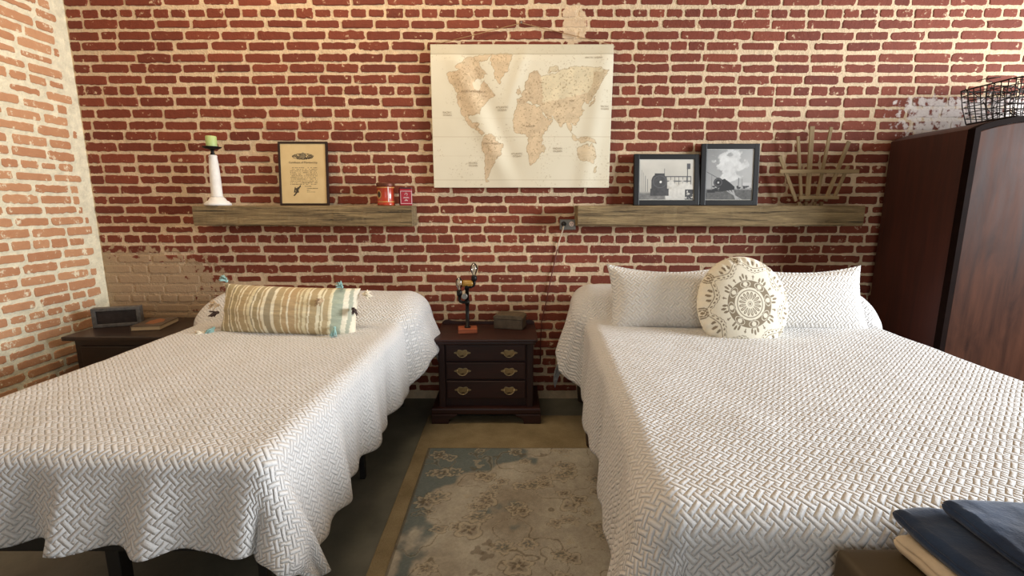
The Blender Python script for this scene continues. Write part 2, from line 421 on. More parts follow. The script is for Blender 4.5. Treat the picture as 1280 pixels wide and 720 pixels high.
HDR = [2.857, 2.422, 1.987, 1.519, 1.084, 0.696, 0.26]
def courses():
    rows = []   # (z centre, pitch, is header)
    for a, b, n in ((3.292, 2.857, 7), (2.857, 2.422, 7), (2.422, 1.987, 7), (1.987, 1.519, 7), (1.519, 1.084, 7), (1.084, 0.696, 6), (0.696, 0.26, 7), (0.26, -0.17, 7)):
        for k in range(n):
            z = a + (b - a) * k / n
            if 0.02 < z < 3.29: rows.append((z, (a - b) / n, k == 0))
    return rows
def brick_wall(name, length, mats, tf, seed, clip_lo=0.0, clip_hi=None, thick=0.2, gap=0.013, damage=0.06):
    """u along the wall 0..length, v up, n out of the wall; tf maps (u,v,n) arrays to world xyz."""
    r = np.random.default_rng(seed); V = []; F = []; MI = []; T = []
    def corner(u, v, n): V.append((u, v, n)); T.append(0.0); return len(V) - 1
    a = [corner(u, v, n) for n in (0, -thick) for u, v in ((0, 0), (length, 0), (length, H), (0, H))]
    for q in ((0, 1, 2, 3), (7, 6, 5, 4), (0, 4, 5, 1), (3, 2, 6, 7), (0, 3, 7, 4), (1, 5, 6, 2)):
        F.append(tuple(a[i] for i in q)); MI.append(0)
    if clip_hi is None: clip_hi = length
    par = 0
    for z, pit, hd in courses():
        L = 0.106 if hd else 0.2125; par += 1
        u = -L * (0.5 if par % 2 else 0.0) - r.random() * L * 0.25
        drift = r.normal(0, 0.0015)
        while u < length:
            bl = L * (1 + r.normal(0, 0.045))
            if not hd and r.random() < 0.05: bl = L * 0.5
            u0, u1 = u, u + bl; u = u1
            e = clip_lo + (r.random() * 0.05 if clip_lo > 0 else 0); u0 = max(u0, e); u1 = min(u1, clip_hi - (r.random() * 0.06 if clip_hi < length else 0))
            if u1 - u0 < 0.035: continue
            g2 = gap / 2 * (1 + r.normal(0, 0.18)); hw = (u1 - u0) / 2 - g2; hh = pit / 2 - g2 - abs(r.normal(0, 0.0012))
            if r.random() < damage: hw *= r.uniform(0.82, 0.96); hh *= r.uniform(0.72, 0.95)
            cu, cv = (u0 + u1) / 2, z + drift + r.normal(0, 0.001); cv += 0.012 * (float(fbm(np.array(cu * .9 + 9), np.array(z * .9 + 9), seed)) - .5)
            N = 26; th = np.arange(N) / N * 2 * PI
            p = r.uniform(8, 16)
            den = (np.abs(np.cos(th) / hw) ** p + np.abs(np.sin(th) / hh) ** p) ** (-1 / p)
            # denser sampling around corners by warping
            X = den * np.cos(th); Y = den * np.sin(th)
            # resample perimeter of rounded rectangle instead
            per = np.linspace(0, 1, N, endpoint=False); P = 4 * (hw + hh); d = per * P
            X = np.empty(N); Y = np.empty(N)
            for k in range(N):
                q = d[k]
                if q < 2 * hw: X[k], Y[k] = -hw + q, -hh
                elif q < 2 * hw + 2 * hh: X[k], Y[k] = hw, -hh + q - 2 * hw
                elif q < 4 * hw + 2 * hh: X[k], Y[k] = hw - (q - 2 * hw - 2 * hh), hh
                else: X[k], Y[k] = -hw, hh - (q - 4 * hw - 2 * hh)
            rc = r.uniform(0.004, 0.012)
            ax = np.maximum(np.abs(X) - (hw - rc), 0); ay = np.maximum(np.abs(Y) - (hh - rc), 0); dd = np.hypot(ax, ay)
            sc = np.where(dd > rc, rc / np.maximum(dd, 1e-9), 1)
            X = np.sign(X) * (np.minimum(np.abs(X), hw - rc) + ax * sc); Y = np.sign(Y) * (np.minimum(np.abs(Y), hh - rc) + ay * sc)
            ja = 0.0012 if r.random() < .7 else 0.0024; X += r.normal(0, ja, N); Y += r.normal(0, ja * .9, N)
            tilt = r.normal(0, 0.008); sk = r.normal(0, 0.006)
            Y = Y + X * tilt; h = 0.0035 + r.normal(0, 0.0012); h = max(h, 0.0015); tone = float(np.clip(r.normal(0.5, 0.25), 0, 1))
            b0 = len(V)
            for k in range(N): V.append((cu + X[k], cv + Y[k], -0.002)); T.append(tone)
            for k in range(N): V.append((cu + X[k] * (1 - 0.002 / hw), cv + Y[k] * (1 - 0.002 / hh), h * 0.75)); T.append(tone)
            for k in range(N): V.append((cu + X[k] * (1 - 0.006 / hw), cv + Y[k] * (1 - 0.006 / hh), h)); T.append(tone)
            for ring in (0, 1):
                for k in range(N):
                    F.append((b0 + ring * N + k, b0 + ring * N + (k + 1) % N, b0 + (ring + 1) * N + (k + 1) % N, b0 + (ring + 1) * N + k)); MI.append(1)
            F.append(tuple(b0 + 2 * N + k for k in range(N))); MI.append(1)
    A = np.array(V); W = tf(A[:, 0], A[:, 1], A[:, 2])
    me = bpy.data.meshes.new(name); me.from_pydata([tuple(x) for x in W], [], F)
    at = me.attributes.new('tone', 'FLOAT', 'POINT'); at.data.foreach_set('value', np.array(T, np.float32))
    o = mesh_obj(name, me, mats); me.polygons.foreach_set('material_index', np.array(MI, np.int32))
    o['kind'] = 'structure'
    return o
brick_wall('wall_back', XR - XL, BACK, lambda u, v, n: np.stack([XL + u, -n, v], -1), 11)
# left wall leans in a little at the foot, like the old masonry it is
brick_wall('wall_left', -YR, LEFT, lambda u, v, n: np.stack([XL + n + 0 * u, YR + u, v], -1), 12, clip_hi=-YR - 0.035, gap=0.0165, damage=0.18)
def wall_with_hole(name, plane, a0, a1, h0, h1, w0, w1, wz0, wz1, mat):
    b = MB(); t = 0.2
    for (p0, p1, q0, q1) in ((a0, w0, h0, h1), (w1, a1, h0, h1), (w0, w1, h0, wz0), (w0, w1, wz1, h1)):
        if plane == 'x': b.box((XR + t / 2, (p0 + p1) / 2, (q0 + q1) / 2), (t, p1 - p0, q1 - q0))
        else: b.box(((p0 + p1) / 2, YR - t / 2, (q0 + q1) / 2), (p1 - p0, t, q1 - q0))
    o = b.build(name, mat); o['kind'] = 'structure'; return o
wall_with_hole('wall_right', 'x', YR, 0.0, 0, H, -3.2, -1.2, 1.1, 2.5, M['plaster'])
wall_with_hole('wall_rear', 'y', XL, XR, 0, H, -1.05, 1.65, 0.65, 2.45, M['plaster'])

# ------------------------------------------------------------------ quilts
def profile_path(pts, n=60):
    """smooth poly through (y,z) points, returns dense arrays with arc length"""
    P = np.array(pts, float); m = len(P); out = []
    for i in range(m - 1):
        p0 = P[max(i - 1, 0)]; p1 = P[i]; p2 = P[i + 1]; p3 = P[min(i + 2, m - 1)]
        for t in np.linspace(0, 1, n, endpoint=False):
            out.append(0.5 * ((2 * p1) + (-p0 + p2) * t + (2 * p0 - 5 * p1 + 4 * p2 - p3) * t * t + (-p0 + 3 * p1 - 3 * p2 + p3) * t ** 3))
    out.append(P[-1]); out = np.array(out)
    d = np.concatenate([[0], np.cumsum(np.hypot(*np.diff(out, axis=0).T))])
    return out[:, 0], out[:, 1], d
def quilt(name, wdt, pts, dl, dr, df, rnd_side, flare, fold, seed, step=0.011, scallop=0.006, sag=0.006):
    yy, zz, dd = profile_path(pts); L = dd[-1]
    nu = int((wdt + dl + dr) / step); nv = int((L + df) / step)
    s0 = np.linspace(-wdt / 2 - dl, wdt / 2 + dr, nu); t0 = np.linspace(0, L + df, nv)
    S, T = np.meshgrid(s0, t0)
    sgn = np.sign(S); a = np.maximum(np.abs(S) - wdt / 2, 0); b = np.maximum(T - L, 0)
    dside = np.where(S < 0, dl, dr)
    an = a / dside; bn = b / df
    # rounded quilt corners
    a = np.where(bn > 0, dside * an * np.sqrt(np.maximum(1 - bn ** 2 / 2, 0)), a); b = np.where(an > 0, df * bn * np.sqrt(np.maximum(1 - (np.minimum(an, 1)) ** 2 / 2, 0)), b)
    Tc = np.minimum(T, L); yc = np.interp(Tc, dd, yy); zc = np.interp(Tc, dd, zz)
    # scalloped hem
    per = np.where(a > b, T, S + 7)
    a = a * (1 + scallop / dside * np.sin(per * 2 * PI / 0.17)); b = b * (1 + scallop / df * np.sin(per * 2 * PI / 0.19 + 1))
    d = np.hypot(a, b); dx = np.where(d > 0, a / np.maximum(d, 1e-9), 0) * sgn; dy = np.where(d > 0, b / np.maximum(d, 1e-9), 0)
    rr = rnd_side(Tc); q = rr * PI / 2
    fl, ext = flare(Tc, S, T - L); fl = np.clip(fl, -0.9, 0.9)
    out = np.where(d < q, rr * np.sin(np.minimum(d, q) / rr), rr + (d - q) * fl)
    down = np.where(d < q, rr * (1 - np.cos(np.minimum(d, q) / rr)), rr + (d - q) * np.sqrt(1 - fl ** 2))
    hang = np.maximum(d - q * 0.5, 0)
    ang = np.arctan2(b, a + 1e-9)   # 0 on the sides, pi/2 at the foot
    prm = np.where(b > 0, np.where(a > 0, ang * 0.35, 0.55 + S * 1.0), -T)
    wav = fold(prm, S, T, a, b)
    out = out + wav * np.clip(hang / 0.22, 0, 1.3)
    n1 = (fbm(S * 5 + 20, T * 5 + 20, seed) - 0.5) * 2 * sag
    X = np.clip(S, -wdt / 2, wdt / 2) + dx * out
    Y = yc - dy * out
    Z = zc - down + np.where(d > 0, n1 * np.exp(-d / 0.05), n1)
    me = grid_mesh(name, X, Y, Z, None, np.stack([S, T], -1))
    o = mesh_obj(name, me, M['quilt'])
    sd = o.modifiers.new('thickness', 'SOLIDIFY'); sd.thickness = 0.009; sd.offset = -1
    return o
def smooth(x, a, b):
    t = np.clip((x - a) / (b - a), 0, 1); return t * t * (3 - 2 * t)

# smaller bed on the left
LB_LOC, LB_ROT = (-1.13, 0.0, 0.0), R(-1.6)
lb = thing('bed_frame', 'low black metal frame of the smaller bed on the left', 'bed', (-1.16, 0, 0))
b = MB()
for sx in (-0.45, 0.45): b.box((sx, -0.98, 0.36), (0.03, 1.74, 0.045), 0.004)
for sy in (-0.12, -1.84): b.box((0, sy, 0.36), (0.93, 0.03, 0.045), 0.004)
b.box((0, -1.0, 0.36), (0.03, 1.70, 0.03), 0.003)
b.build('rail', M['black_metal'], lb)
b = MB()
for k in range(9): b.box((0, -0.22 - k * 0.19, 0.386), (0.9, 0.05, 0.012), 0.003)
b.build('slat_deck', M['black_metal'], lb)
for sx in (-0.44, 0.44):
    for sy in (-0.13, -0.95, -1.83): MB().box((sx, sy, 0.17), (0.026, 0.026, 0.34), 0.004).build('leg', M['black_metal'], lb)
MB().box((0.02, -1.83, 0.17), (0.04, 0.04, 0.34), 0.004).build('leg', M['black_metal'], lb)
mt = MB().box((0, 0, 0.13), (1.02, 1.80, 0.235), 0.05, seg=4).build('mattress', M['sheet'], None, (-1.14, -0.985, 0.395), (0, 0, R(-1.6)), True)
setprops(mt, 'mattress lying on the black metal frame of the smaller bed', 'mattress')

def lflare(Tc, S, over):
    pil = 1 - smooth(Tc, 0.70, 0.80)
    f = 0.02 + 0.30 * pil * (S > 0) + 0.10 * pil * (S < 0)
    f = f + 0.16 * smooth(Tc, 1.6, 2.1) * (S > 0) + np.where(over > 0, 0.10, 0.0)
    return f, 0
def lfold(p, S, T, a, b):
    foot = 0.019 * np.sin(S * 2 * PI / 0.235 + 0.8) + 0.006 * np.sin(S * 2 * PI / 0.13 + 2)
    side = 0.014 * np.sin(T * 2 * PI / 0.42 + 0.5) + 0.008 * np.sin(T * 2 * PI / 0.19)
    k = np.arctan2(b, a + 1e-9) / (PI / 2)
    cor = 0.05 * np.sin(k * PI) ** 2 * np.where((a > 0) & (b > 0), 1, 0)
    wf = np.where(b > 0, np.where(a > 0, k, 1.0), 0.0)
    return foot * wf + side * (1 - wf) + cor
lq = quilt('quilt', 1.02, [(-0.05, 0.44), (-0.075, 0.60), (-0.13, 0.735), (-0.28, 0.79), (-0.44, 0.765), (-0.545, 0.705), (-0.60, 0.672), (-0.72, 0.668), (-1.2, 0.665), (-1.6, 0.665), (-1.86, 0.660)],
           0.36, 0.40, 0.265, lambda t: 0.05 + 0.07 * (1 - smooth(t, 0.70, 0.80)), lflare, lfold, 3)
lq.location = LB_LOC; lq.rotation_euler = (0, 0, LB_ROT)
setprops(lq, 'white basketweave quilt draped over the smaller bed on the left', 'quilt')

# bigger bed on the right
RB_LOC, RB_ROT = (1.19, -0.05, 0.0), R(-3.4)
rb = thing('bed_frame', 'brown wooden base of the bigger bed on the right', 'bed', (1.17, 0, 0), R(-3.4))
b = MB()
for sx in (-0.70, 0.70): b.box((sx, -1.02, 0.33), (0.035, 1.84, 0.14), 0.006)
for sy in (-0.11, -1.93): b.box((0, sy, 0.33), (1.40, 0.035, 0.14), 0.006)
b.build('rail', M['bed_wood'], rb)
b = MB()
for k in range(10): b.box((0, -0.2 - k * 0.18, 0.392), (1.36, 0.07, 0.014), 0.003)
b.build('slat_deck', M['bed_wood'], rb)
for sx in (-0.70, 0.70):
    for sy in (-0.13, -0.72, -1.90): MB().lathe([(0.026, 0.0205), (0.034, 0.10), (0.034, 0.26)], (sx, sy, 0), 12).build('leg', M['bed_wood'], rb)
mt = MB().box((0, 0, 0.13), (1.36, 1.90, 0.24), 0.05, seg=4).build('mattress', M['sheet'], None, (1.127, -1.10, 0.402), (0, 0, RB_ROT), True)
setprops(mt, 'dark sided mattress showing under the quilt at the foot of the bigger bed', 'mattress')
def rflare(Tc, S, over):
    pil = 1 - smooth(Tc, 0.72, 0.80)
    f = 0.05 + 0.22 * pil * (S < 0) + 0.1 * pil * (S > 0) + 0.12 * smooth(Tc, 1.9, 2.25) * (S < 0)
    return f + np.where(over > 0, 0.10, 0.0), 0
def rfold(p, S, T, a, b):
    foot = 0.012 * np.sin(S * 2 * PI / 0.46 + 0.9) + 0.006 * np.sin(S * 2 * PI / 0.21)
    side = 0.012 * np.sin(T * 2 * PI / 0.60 + 1.2) + 0.006 * np.sin(T * 2 * PI / 0.27)
    k = np.arctan2(b, a + 1e-9) / (PI / 2)
    cor = 0.02 * np.sin(k * PI) ** 2 * np.where((a > 0) & (b > 0), 1, 0)
    wf = np.where(b > 0, np.where(a > 0, k, 1.0), 0.0)
    return foot * wf + side * (1 - wf) + cor
rq = quilt('quilt', 1.40, [(-0.05, 0.46), (-0.075, 0.62), (-0.13, 0.77), (-0.27, 0.83), (-0.42, 0.80), (-0.52, 0.72), (-0.58, 0.685), (-0.72, 0.678), (-1.2, 0.676), (-1.7, 0.676), (-2.07, 0.672)],
           0.44, 0.42, 0.215, lambda t: 0.055 + 0.06 * (1 - smooth(t, 0.72, 0.80)) + 0.03 * smooth(t, 1.95, 2.3), rflare, rfold, 5, scallop=0.008)
rq.location = RB_LOC; rq.rotation_euler = (0, 0, RB_ROT)
setprops(rq, 'white basketweave quilt draped over the bigger bed on the right', 'quilt')

# ------------------------------------------------------------------ pillows
def cushion_mesh(name, W, Hh, T, pinch=0.10, n=48, pw=0.42, flange=0.0, sag=0.0, seed=1, wr=0.003, color=None):
    u = np.linspace(-1, 1, n); U, V = np.meshgrid(u, u)
    def side(sg):
        x = W / 2 * U * (1 - pinch * (1 - V ** 2) * np.abs(U) ** 2); z = Hh / 2 * V * (1 - pinch * (1 - U ** 2) * np.abs(V) ** 2)
        z = z - sag * (1 - U ** 2) * (V > 0) * V
        cu = np.clip(np.abs(U) / (1 - flange), 0, 1); cv = np.clip(np.abs(V) / (1 - flange * W / Hh), 0, 1)
        d = np.maximum((1 - cu ** 2.2) * (1 - cv ** 2.2), 0) ** pw
        y = sg * (T / 2 * d + 0.003) + (fbm(U * 3 + 9, V * 3 + 9, seed) - .5) * 2 * wr
        return x, y, z
    xf, yf, zf = side(-1); xb, yb, zb = side(1)
    nv = n * n; idx = np.arange(nv).reshape(n, n)
    co = np.concatenate([np.stack([xf, yf, zf], -1).reshape(-1, 3), np.stack([xb, yb, zb], -1).reshape(-1, 3)])
    q1 = np.stack([idx[:-1, :-1], idx[:-1, 1:], idx[1:, 1:], idx[1:, :-1]], -1).reshape(-1, 4); q2 = q1[:, ::-1] + nv
    loop = np.concatenate([idx[0, :], idx[1:, -1], idx[-1, -2::-1], idx[-2:0:-1, 0]]); l2 = np.roll(loop, -1)
    q3 = np.stack([loop, loop + nv, l2 + nv, l2], -1)
    Q = np.concatenate([q1, q2, q3]); me = bpy.data.meshes.new(name); me.from_pydata([tuple(c) for c in co], [], [tuple(int(i) for i in f) for f in Q])
    if color is not None:
        cc = color(co[:, 0], co[:, 2]); a = me.color_attributes.new('Col', 'FLOAT_COLOR', 'POINT')
        a.data.foreach_set('color', np.concatenate([cc, np.ones((len(cc), 1))], 1).astype(np.float32).ravel())
    uvl = me.uv_layers.new(name='UVMap'); uv = np.stack([co[:, 0], co[:, 2]], -1)
    uvl.data.foreach_set('uv', uv[Q.ravel()].astype(np.float32).ravel())
    return me
def sham(loc, rot, label, seed):
    t = thing('pillow_sham', label, 'pillow', loc, 0, 'quilted shams on the bigger bed'); t.rotation_euler = rot
    mesh_obj('sham_cover', cushion_mesh('sham_cover', 0.665, 0.37, 0.17, 0.075, flange=0.045, sag=0.03, seed=seed, pw=0.5), M['sham'], t, True)
    return t
sham((0.835, -0.62, 0.822), (R(-24), 0, R(-2)), 'white quilted sham left of the round patterned cushion', 21)
sham((1.490, -0.635, 0.820), (R(-24), 0, R(-4)), 'white quilted sham right of the round patterned cushion', 22)

# round printed cushion
def round_cushion(Rr=0.228, T=0.18):
    nr, na = 110, 420
    rr = np.linspace(0, 1, nr); aa = np.linspace(0, 2 * PI, na)
    A, Q = np.meshgrid(aa, rr)
    base = np.array(s255(236, 229, 210)); ink = np.array(s255(140, 126, 104))
    C = np.ones((nr, na, 3)) * base
    r = Q
    def petal(n, rc, ar, aw, ph=0.0):   # n ellipses centred at radius rc
        k = (A - ph) / (2 * PI / n); da = (k - np.round(k)) * (2 * PI / n) * rc
        return ((r - rc) / ar) ** 2 + (da / aw) ** 2
    def disc(n, rc, rad, ph=0.0): return petal(n, rc, rad, rad, ph)
    paint(C, np.abs(r - 0.045) < 0.008, ink); paint(C, r < 0.02, ink)
    p = petal(16, 0.165, 0.075, 0.024); paint(C, p < 1, ink); paint(C, (petal(16, 0.165, 0.05, 0.006) < 1), base)
    paint(C, np.abs(r - 0.27) < 0.006, ink)
    ring = (r > 0.33) & (r < 0.47); paint(C, ring & (petal(8, 0.40, 0.075, 0.125) > 1) , ink)
    paint(C, (np.abs(petal(8, 0.40, 0.075, 0.125) - 1) < 0.16), ink); paint(C, (disc(8, 0.40, 0.055) > 0.75) & (petal(8, 0.40, 0.06, 0.10) < 1), ink); paint(C, disc(8, 0.40, 0.045) < 1, base)
    for da in (-0.12, 0, 0.12):
        paint(C, petal(8, 0.565 - abs(da) * .3, 0.055, 0.022, da) < 1, ink)
    paint(C, petal(8, 0.54, 0.05, 0.012, PI / 8) < 1, ink); paint(C, petal(8, 0.56, 0.012, 0.03, PI / 8) < 1, ink)
    kk = (A - PI / 8) / (PI / 4); k8 = np.abs(kk - np.round(kk)) * 2        # 0 mid-arc, 1 at the cusps
    sc = 0.685 + 0.20 * k8 ** 1.7
    paint(C, np.abs(r - sc - 0.055) < 0.009, ink); paint(C, (np.abs(r - sc + 0.045 + 0.008 * np.cos(A * 56)) < 0.006), ink)
    k = A / (2 * PI / 56); dA = (k - np.round(k)) * (2 * PI / 56) * r; paint(C, (r - sc) ** 2 + dA ** 2 < 0.021 ** 2, ink)
    for da in (-0.12, 0, 0.12):
        paint(C, (petal(8, 0.855 - abs(da) * .25, 0.06, 0.026, PI / 8 + da) < 1) & (r > sc + .08), ink)
    q = disc(8, 0.955, 1.0) ** 0.5; paint(C, q < 0.028, ink)
    for o_, w_ in ((0.065, 0.012), (0.105, 0.012)): paint(C, (np.abs(q - o_) < w_) & (r > sc + .02 - .3 * (r > .95)), ink)
    nzr = (fbm(np.cos(A) * r * 60 + 90, np.sin(A) * r * 60 + 90, 5) - .5) * .12
    C = C * (1 + nzr[..., None])
    ph = R(11)
    X = Rr * 0.925 * r * np.cos(A + ph); Zz = Rr * 1.04 * r * np.sin(A + ph)
    prof = T / 2 * np.maximum(1 - r ** 2.6, 0) ** 0.5
    pk = 0.004 * np.sin(A * 30) * smooth(r, .75, .97)
    Y = -(prof + pk * (r < 0.99))
    me = grid_mesh('front_panel', X, Y, Zz, C)
    t = thing('round_cushion', 'round cream cushion printed with a taupe medallion, leaning on the white shams', 'cushion', (1.115, -0.80, 0.822), 0)
    t.rotation_euler = (R(-17), 0, R(-3))
    mesh_obj('front_panel', me, vcol('printed_canvas', 0.9, 0.0006, 500), t, True)
    Cb = np.ones((nr, na, 3)) * base
    me = grid_mesh('back_panel', X, -Y, Zz, Cb); mesh_obj('back_panel', me, M['print'], t, True)
    bb = MB(); bb.tube([(Rr * 0.925 * math.cos(a), 0, Rr * 1.04 * math.sin(a)) for a in np.linspace(0, 2 * PI, 64, endpoint=False)], 0.004, 6, True); bb.build('piping', M['tuft_cream'], t)
round_cushion()

# striped lumbar cushion with tassels
def tassel(parent, c, d, mat, n=22, L=0.05, seed=1, flat=0.5):
    r = random.Random(seed); bb = MB(); d = Vector(d).normalized()
    bb.sphere(c, 0.008, (1, 1, 1), 8, 6)
    for k in range(n):
        e = d + Vector((r.uniform(-1, 1), r.uniform(-1, 1), r.uniform(-1, 1))) * flat
        e.normalize(); l = L * r.uniform(.7, 1.05); p = Vector(c)
        q = p + e * l * .55 + Vector((0, 0, -0.002)); s_ = p + e * l + Vector((r.uniform(-.004, .004), 0, -0.008))
        bb.tube([p, q, s_], [0.0035, 0.0035, 0.0025], 5)
    return bb.build('tassel', mat, parent)
def stripes(x, z):
    x = x + (vnoise(x * 6 + 20, z * 8 + 20, 90) - .5) * .012; C = np.ones((len(x), 3)) * np.array(s255(186, 168, 132)); r = random.Random(12); p = -.40
    while p < .40:
        w_ = r.choice([.006, .008, .008, .016]); cr = s255(*r.choice([(238, 228, 196), (228, 216, 180), (242, 234, 208)])); C[(x >= p) & (x < p + w_)] = cr
        g_ = r.choice([.007, .010, .024, .032]); C[(x >= p + w_) & (x < p + w_ + g_)] = s255(*r.choice([(188, 168, 130), (178, 162, 126), (194, 168, 128), (170, 158, 130)])); p += w_ + g_
    for a, b_, c in ((.235, .243, (236, 228, 196)), (.243, .290, (172, 180, 160)), (.290, .312, (236, 228, 204)), (.312, .328, (176, 178, 158)), (.328, .41, (232, 222, 198))): C[(x >= a) & (x < b_)] = s255(*c)
    return C
lum = thing('striped_cushion', 'long cream and tan striped lumbar cushion with tassels', 'cushion', (-1.125, -0.70, 0.770), R(2))
lum.rotation_euler = (R(-16), R(1.5), R(-3))
mesh_obj('cushion_cover', cushion_mesh('cushion_cover', 0.705, 0.258, 0.22, 0.05, n=170, pw=0.46, seed=31, wr=0.008, color=stripes), M['stripe'], lum, True)
for c, d, m, s_ in (((-0.33, -0.03, 0.14), (-.2, -.3, .3), 'aqua', 1), ((-0.365, -0.04, -0.10), (-.3, -.5, -.5), 'aqua', 2), ((-0.345, -0.055, 0.015), (-.4, -.6, .1), 'taupe', 3), ((-0.38, 0.0, -0.02), (-1, .2, -.2), 'brown', 4),
                    ((-0.40, -0.06, -0.125), (-1, -.3, -.1), 'cream', 5), ((0.20, -0.09, 0.055), (-.3, -1, -.1), 'taupe', 6), ((0.27, -0.035, 0.13), (0, -.4, .2), 'aqua', 7), ((0.27, -0.085, -0.075), (0, -.5, -.8), 'aqua', 8),
                    ((0.345, -0.055, 0.02), (.5, -.7, -.1), 'brown', 9), ((0.355, -0.04, -0.12), (.2, -.7, -.2), 'cream', 10), ((0.37, 0.0, 0.10), (.8, 0, .1), 'cream', 11)):
    o = tassel(lum, c, d, M['tuft_' + m], 20, 0.042, s_, 0.55)
    o['label'] = m + ' tassel'

# ------------------------------------------------------------------ shelves (old beams)
def beam(name, x0, x1, label, seed):
    n = 90; r = np.random.default_rng(seed); bb = MB(); rings = []
    prof = [(-0.155, 1.176), (-0.16, 1.184), (-0.161, 1.24), (-0.16, 1.290), (-0.154, 1.2965), (-0.08, 1.297), (-0.006, 1.297), (-0.006, 1.175), (-0.08, 1.173)]
    for i in range(n + 1):
        x = x0 + (x1 - x0) * i / n; ring = []
        for k, (y, z) in enumerate(prof):
            j = 0 if k in (5, 6, 7) else 0.0005
            zz = z + (r.normal(0, j) if k < 4 or k == 8 else (r.normal(0, 0.0006) if k == 4 else 0)) + 0.003 * math.sin(x * 3 + k) * (1 if k in (0, 1, 8) else 0)
            ring.append(bb.bm.verts.new((x, y + r.normal(0, j), zz)))
        rings.append(ring)
    m = len(prof)
    for a, c in zip(rings[:-1], rings[1:]):
        for k in range(m): bb.bm.faces.new((a[k], a[(k + 1) % m], c[(k + 1) % m], c[k]))
    bb.bm.faces.new(list(reversed(rings[0]))); bb.bm.faces.new(rings[-1])
    o = bb.build(name, M['beam']); return setprops(o, label, 'shelf')
beam('beam_shelf', -1.925, -0.605, 'weathered timber beam shelf on the wall above the smaller bed', 1)
beam('beam_shelf', 0.398, 2.125, 'weathered timber beam shelf on the wall above the bigger bed', 2)
ZS = 1.2975

# candlestick
cs = thing('candlestick', 'white turned wooden candlestick at the left end of the shelf', 'candlestick', (-1.806, -0.095, ZS))
MB().lathe([(0.074, 0), (0.074, 0.012), (0.066, 0.018), (0.062, 0.024), (0.050, 0.030), (0.044, 0.042), (0.034, 0.05)], seg=32).build('base', M['white_paint'], cs)
MB().lathe([(0.034, 0.05), (0.031, 0.058), (0.030, 0.15), (0.026, 0.25), (0.022, 0.285), (0.024, 0.292), (0.020, 0.30)], seg=28).build('column', M['white_paint'], cs)
MB().lathe([(0.010, 0.30), (0.013, 0.305), (0.009, 0.315), (0.009, 0.327), (0.018, 0.332), (0.040, 0.337), (0.052, 0.344), (0.052, 0.348), (0.036, 0.347), (0.036, 0.344)], seg=24).build('drip_pan', M['iron'], cs)
cn = thing('candle', 'pale green pillar candle on the white candlestick', 'candle', (-1.806, -0.095, ZS + 0.346))
MB().lathe([(0.029, 0.0), (0.030, 0.004), (0.030, 0.060), (0.027, 0.064), (0.010, 0.061)], seg=24).build('wax', M['candle'], cn)
MB().tube([(0, 0, 0.06), (0.001, 0, 0.068), (0.003, 0, 0.074)], 0.0013, 6).build('wick', M['wick'], cn)

# frames
def frame(t, W, Hh, fw, fd, mat):
    b = MB()
    for sx in (-1, 1): b.box((sx * (W - fw) / 2, 0, Hh / 2), (fw, fd, Hh), 0.003)
    for z in (fw / 2, Hh - fw / 2): b.box((0, 0.0004, z), (W - 2 * fw + 0.006, fd - 0.001, fw), 0.003)
    return b.build('frame', mat, t)
def raster(name, parent, W, Hh, z0, y, nx, ny, fn, mat):
    x = np.linspace(-W / 2, W / 2, nx); z = np.linspace(0, Hh, ny); Xg, Zg = np.meshgrid(x, z)
    U = (Xg + W / 2) / W; V = 1 - Zg / Hh     # v down like a picture
    C = fn(U, V)
    return mesh_obj(name, grid_mesh(name, Xg, np.full_like(Xg, y), Zg + z0, C), mat, parent)
def text(s, size, mat, parent, loc, rot=(R(90), 0, 0), name='lettering', warp=None, align='CENTER'):
    cu = bpy.data.curves.new(name, 'FONT'); cu.body = s; cu.size = size; cu.align_x = align; cu.align_y = 'CENTER'; cu.resolution_u = 2
    tmp = bpy.data.objects.new(name, cu); COL.objects.link(tmp)
    dg = bpy.context.evaluated_depsgraph_get(); me = bpy.data.meshes.new_from_object(tmp.evaluated_get(dg))
    bpy.data.objects.remove(tmp); bpy.data.curves.remove(cu)
    o = mesh_obj(name, me, mat, parent, False, loc, rot)
    if warp:
        for v in me.vertices: v.co.z += warp(loc[0] + v.co.x, loc[2] + v.co.y)
    return o
ct = thing('framed_certificate', 'dark framed cream certificate with an emblem, leaning on the left shelf', 'certificate', (-1.279, -0.078, ZS)); ct.rotation_euler = (R(-5), 0, 0)
frame(ct, 0.302, 0.385, 0.013, 0.018, M['frame_brown'])
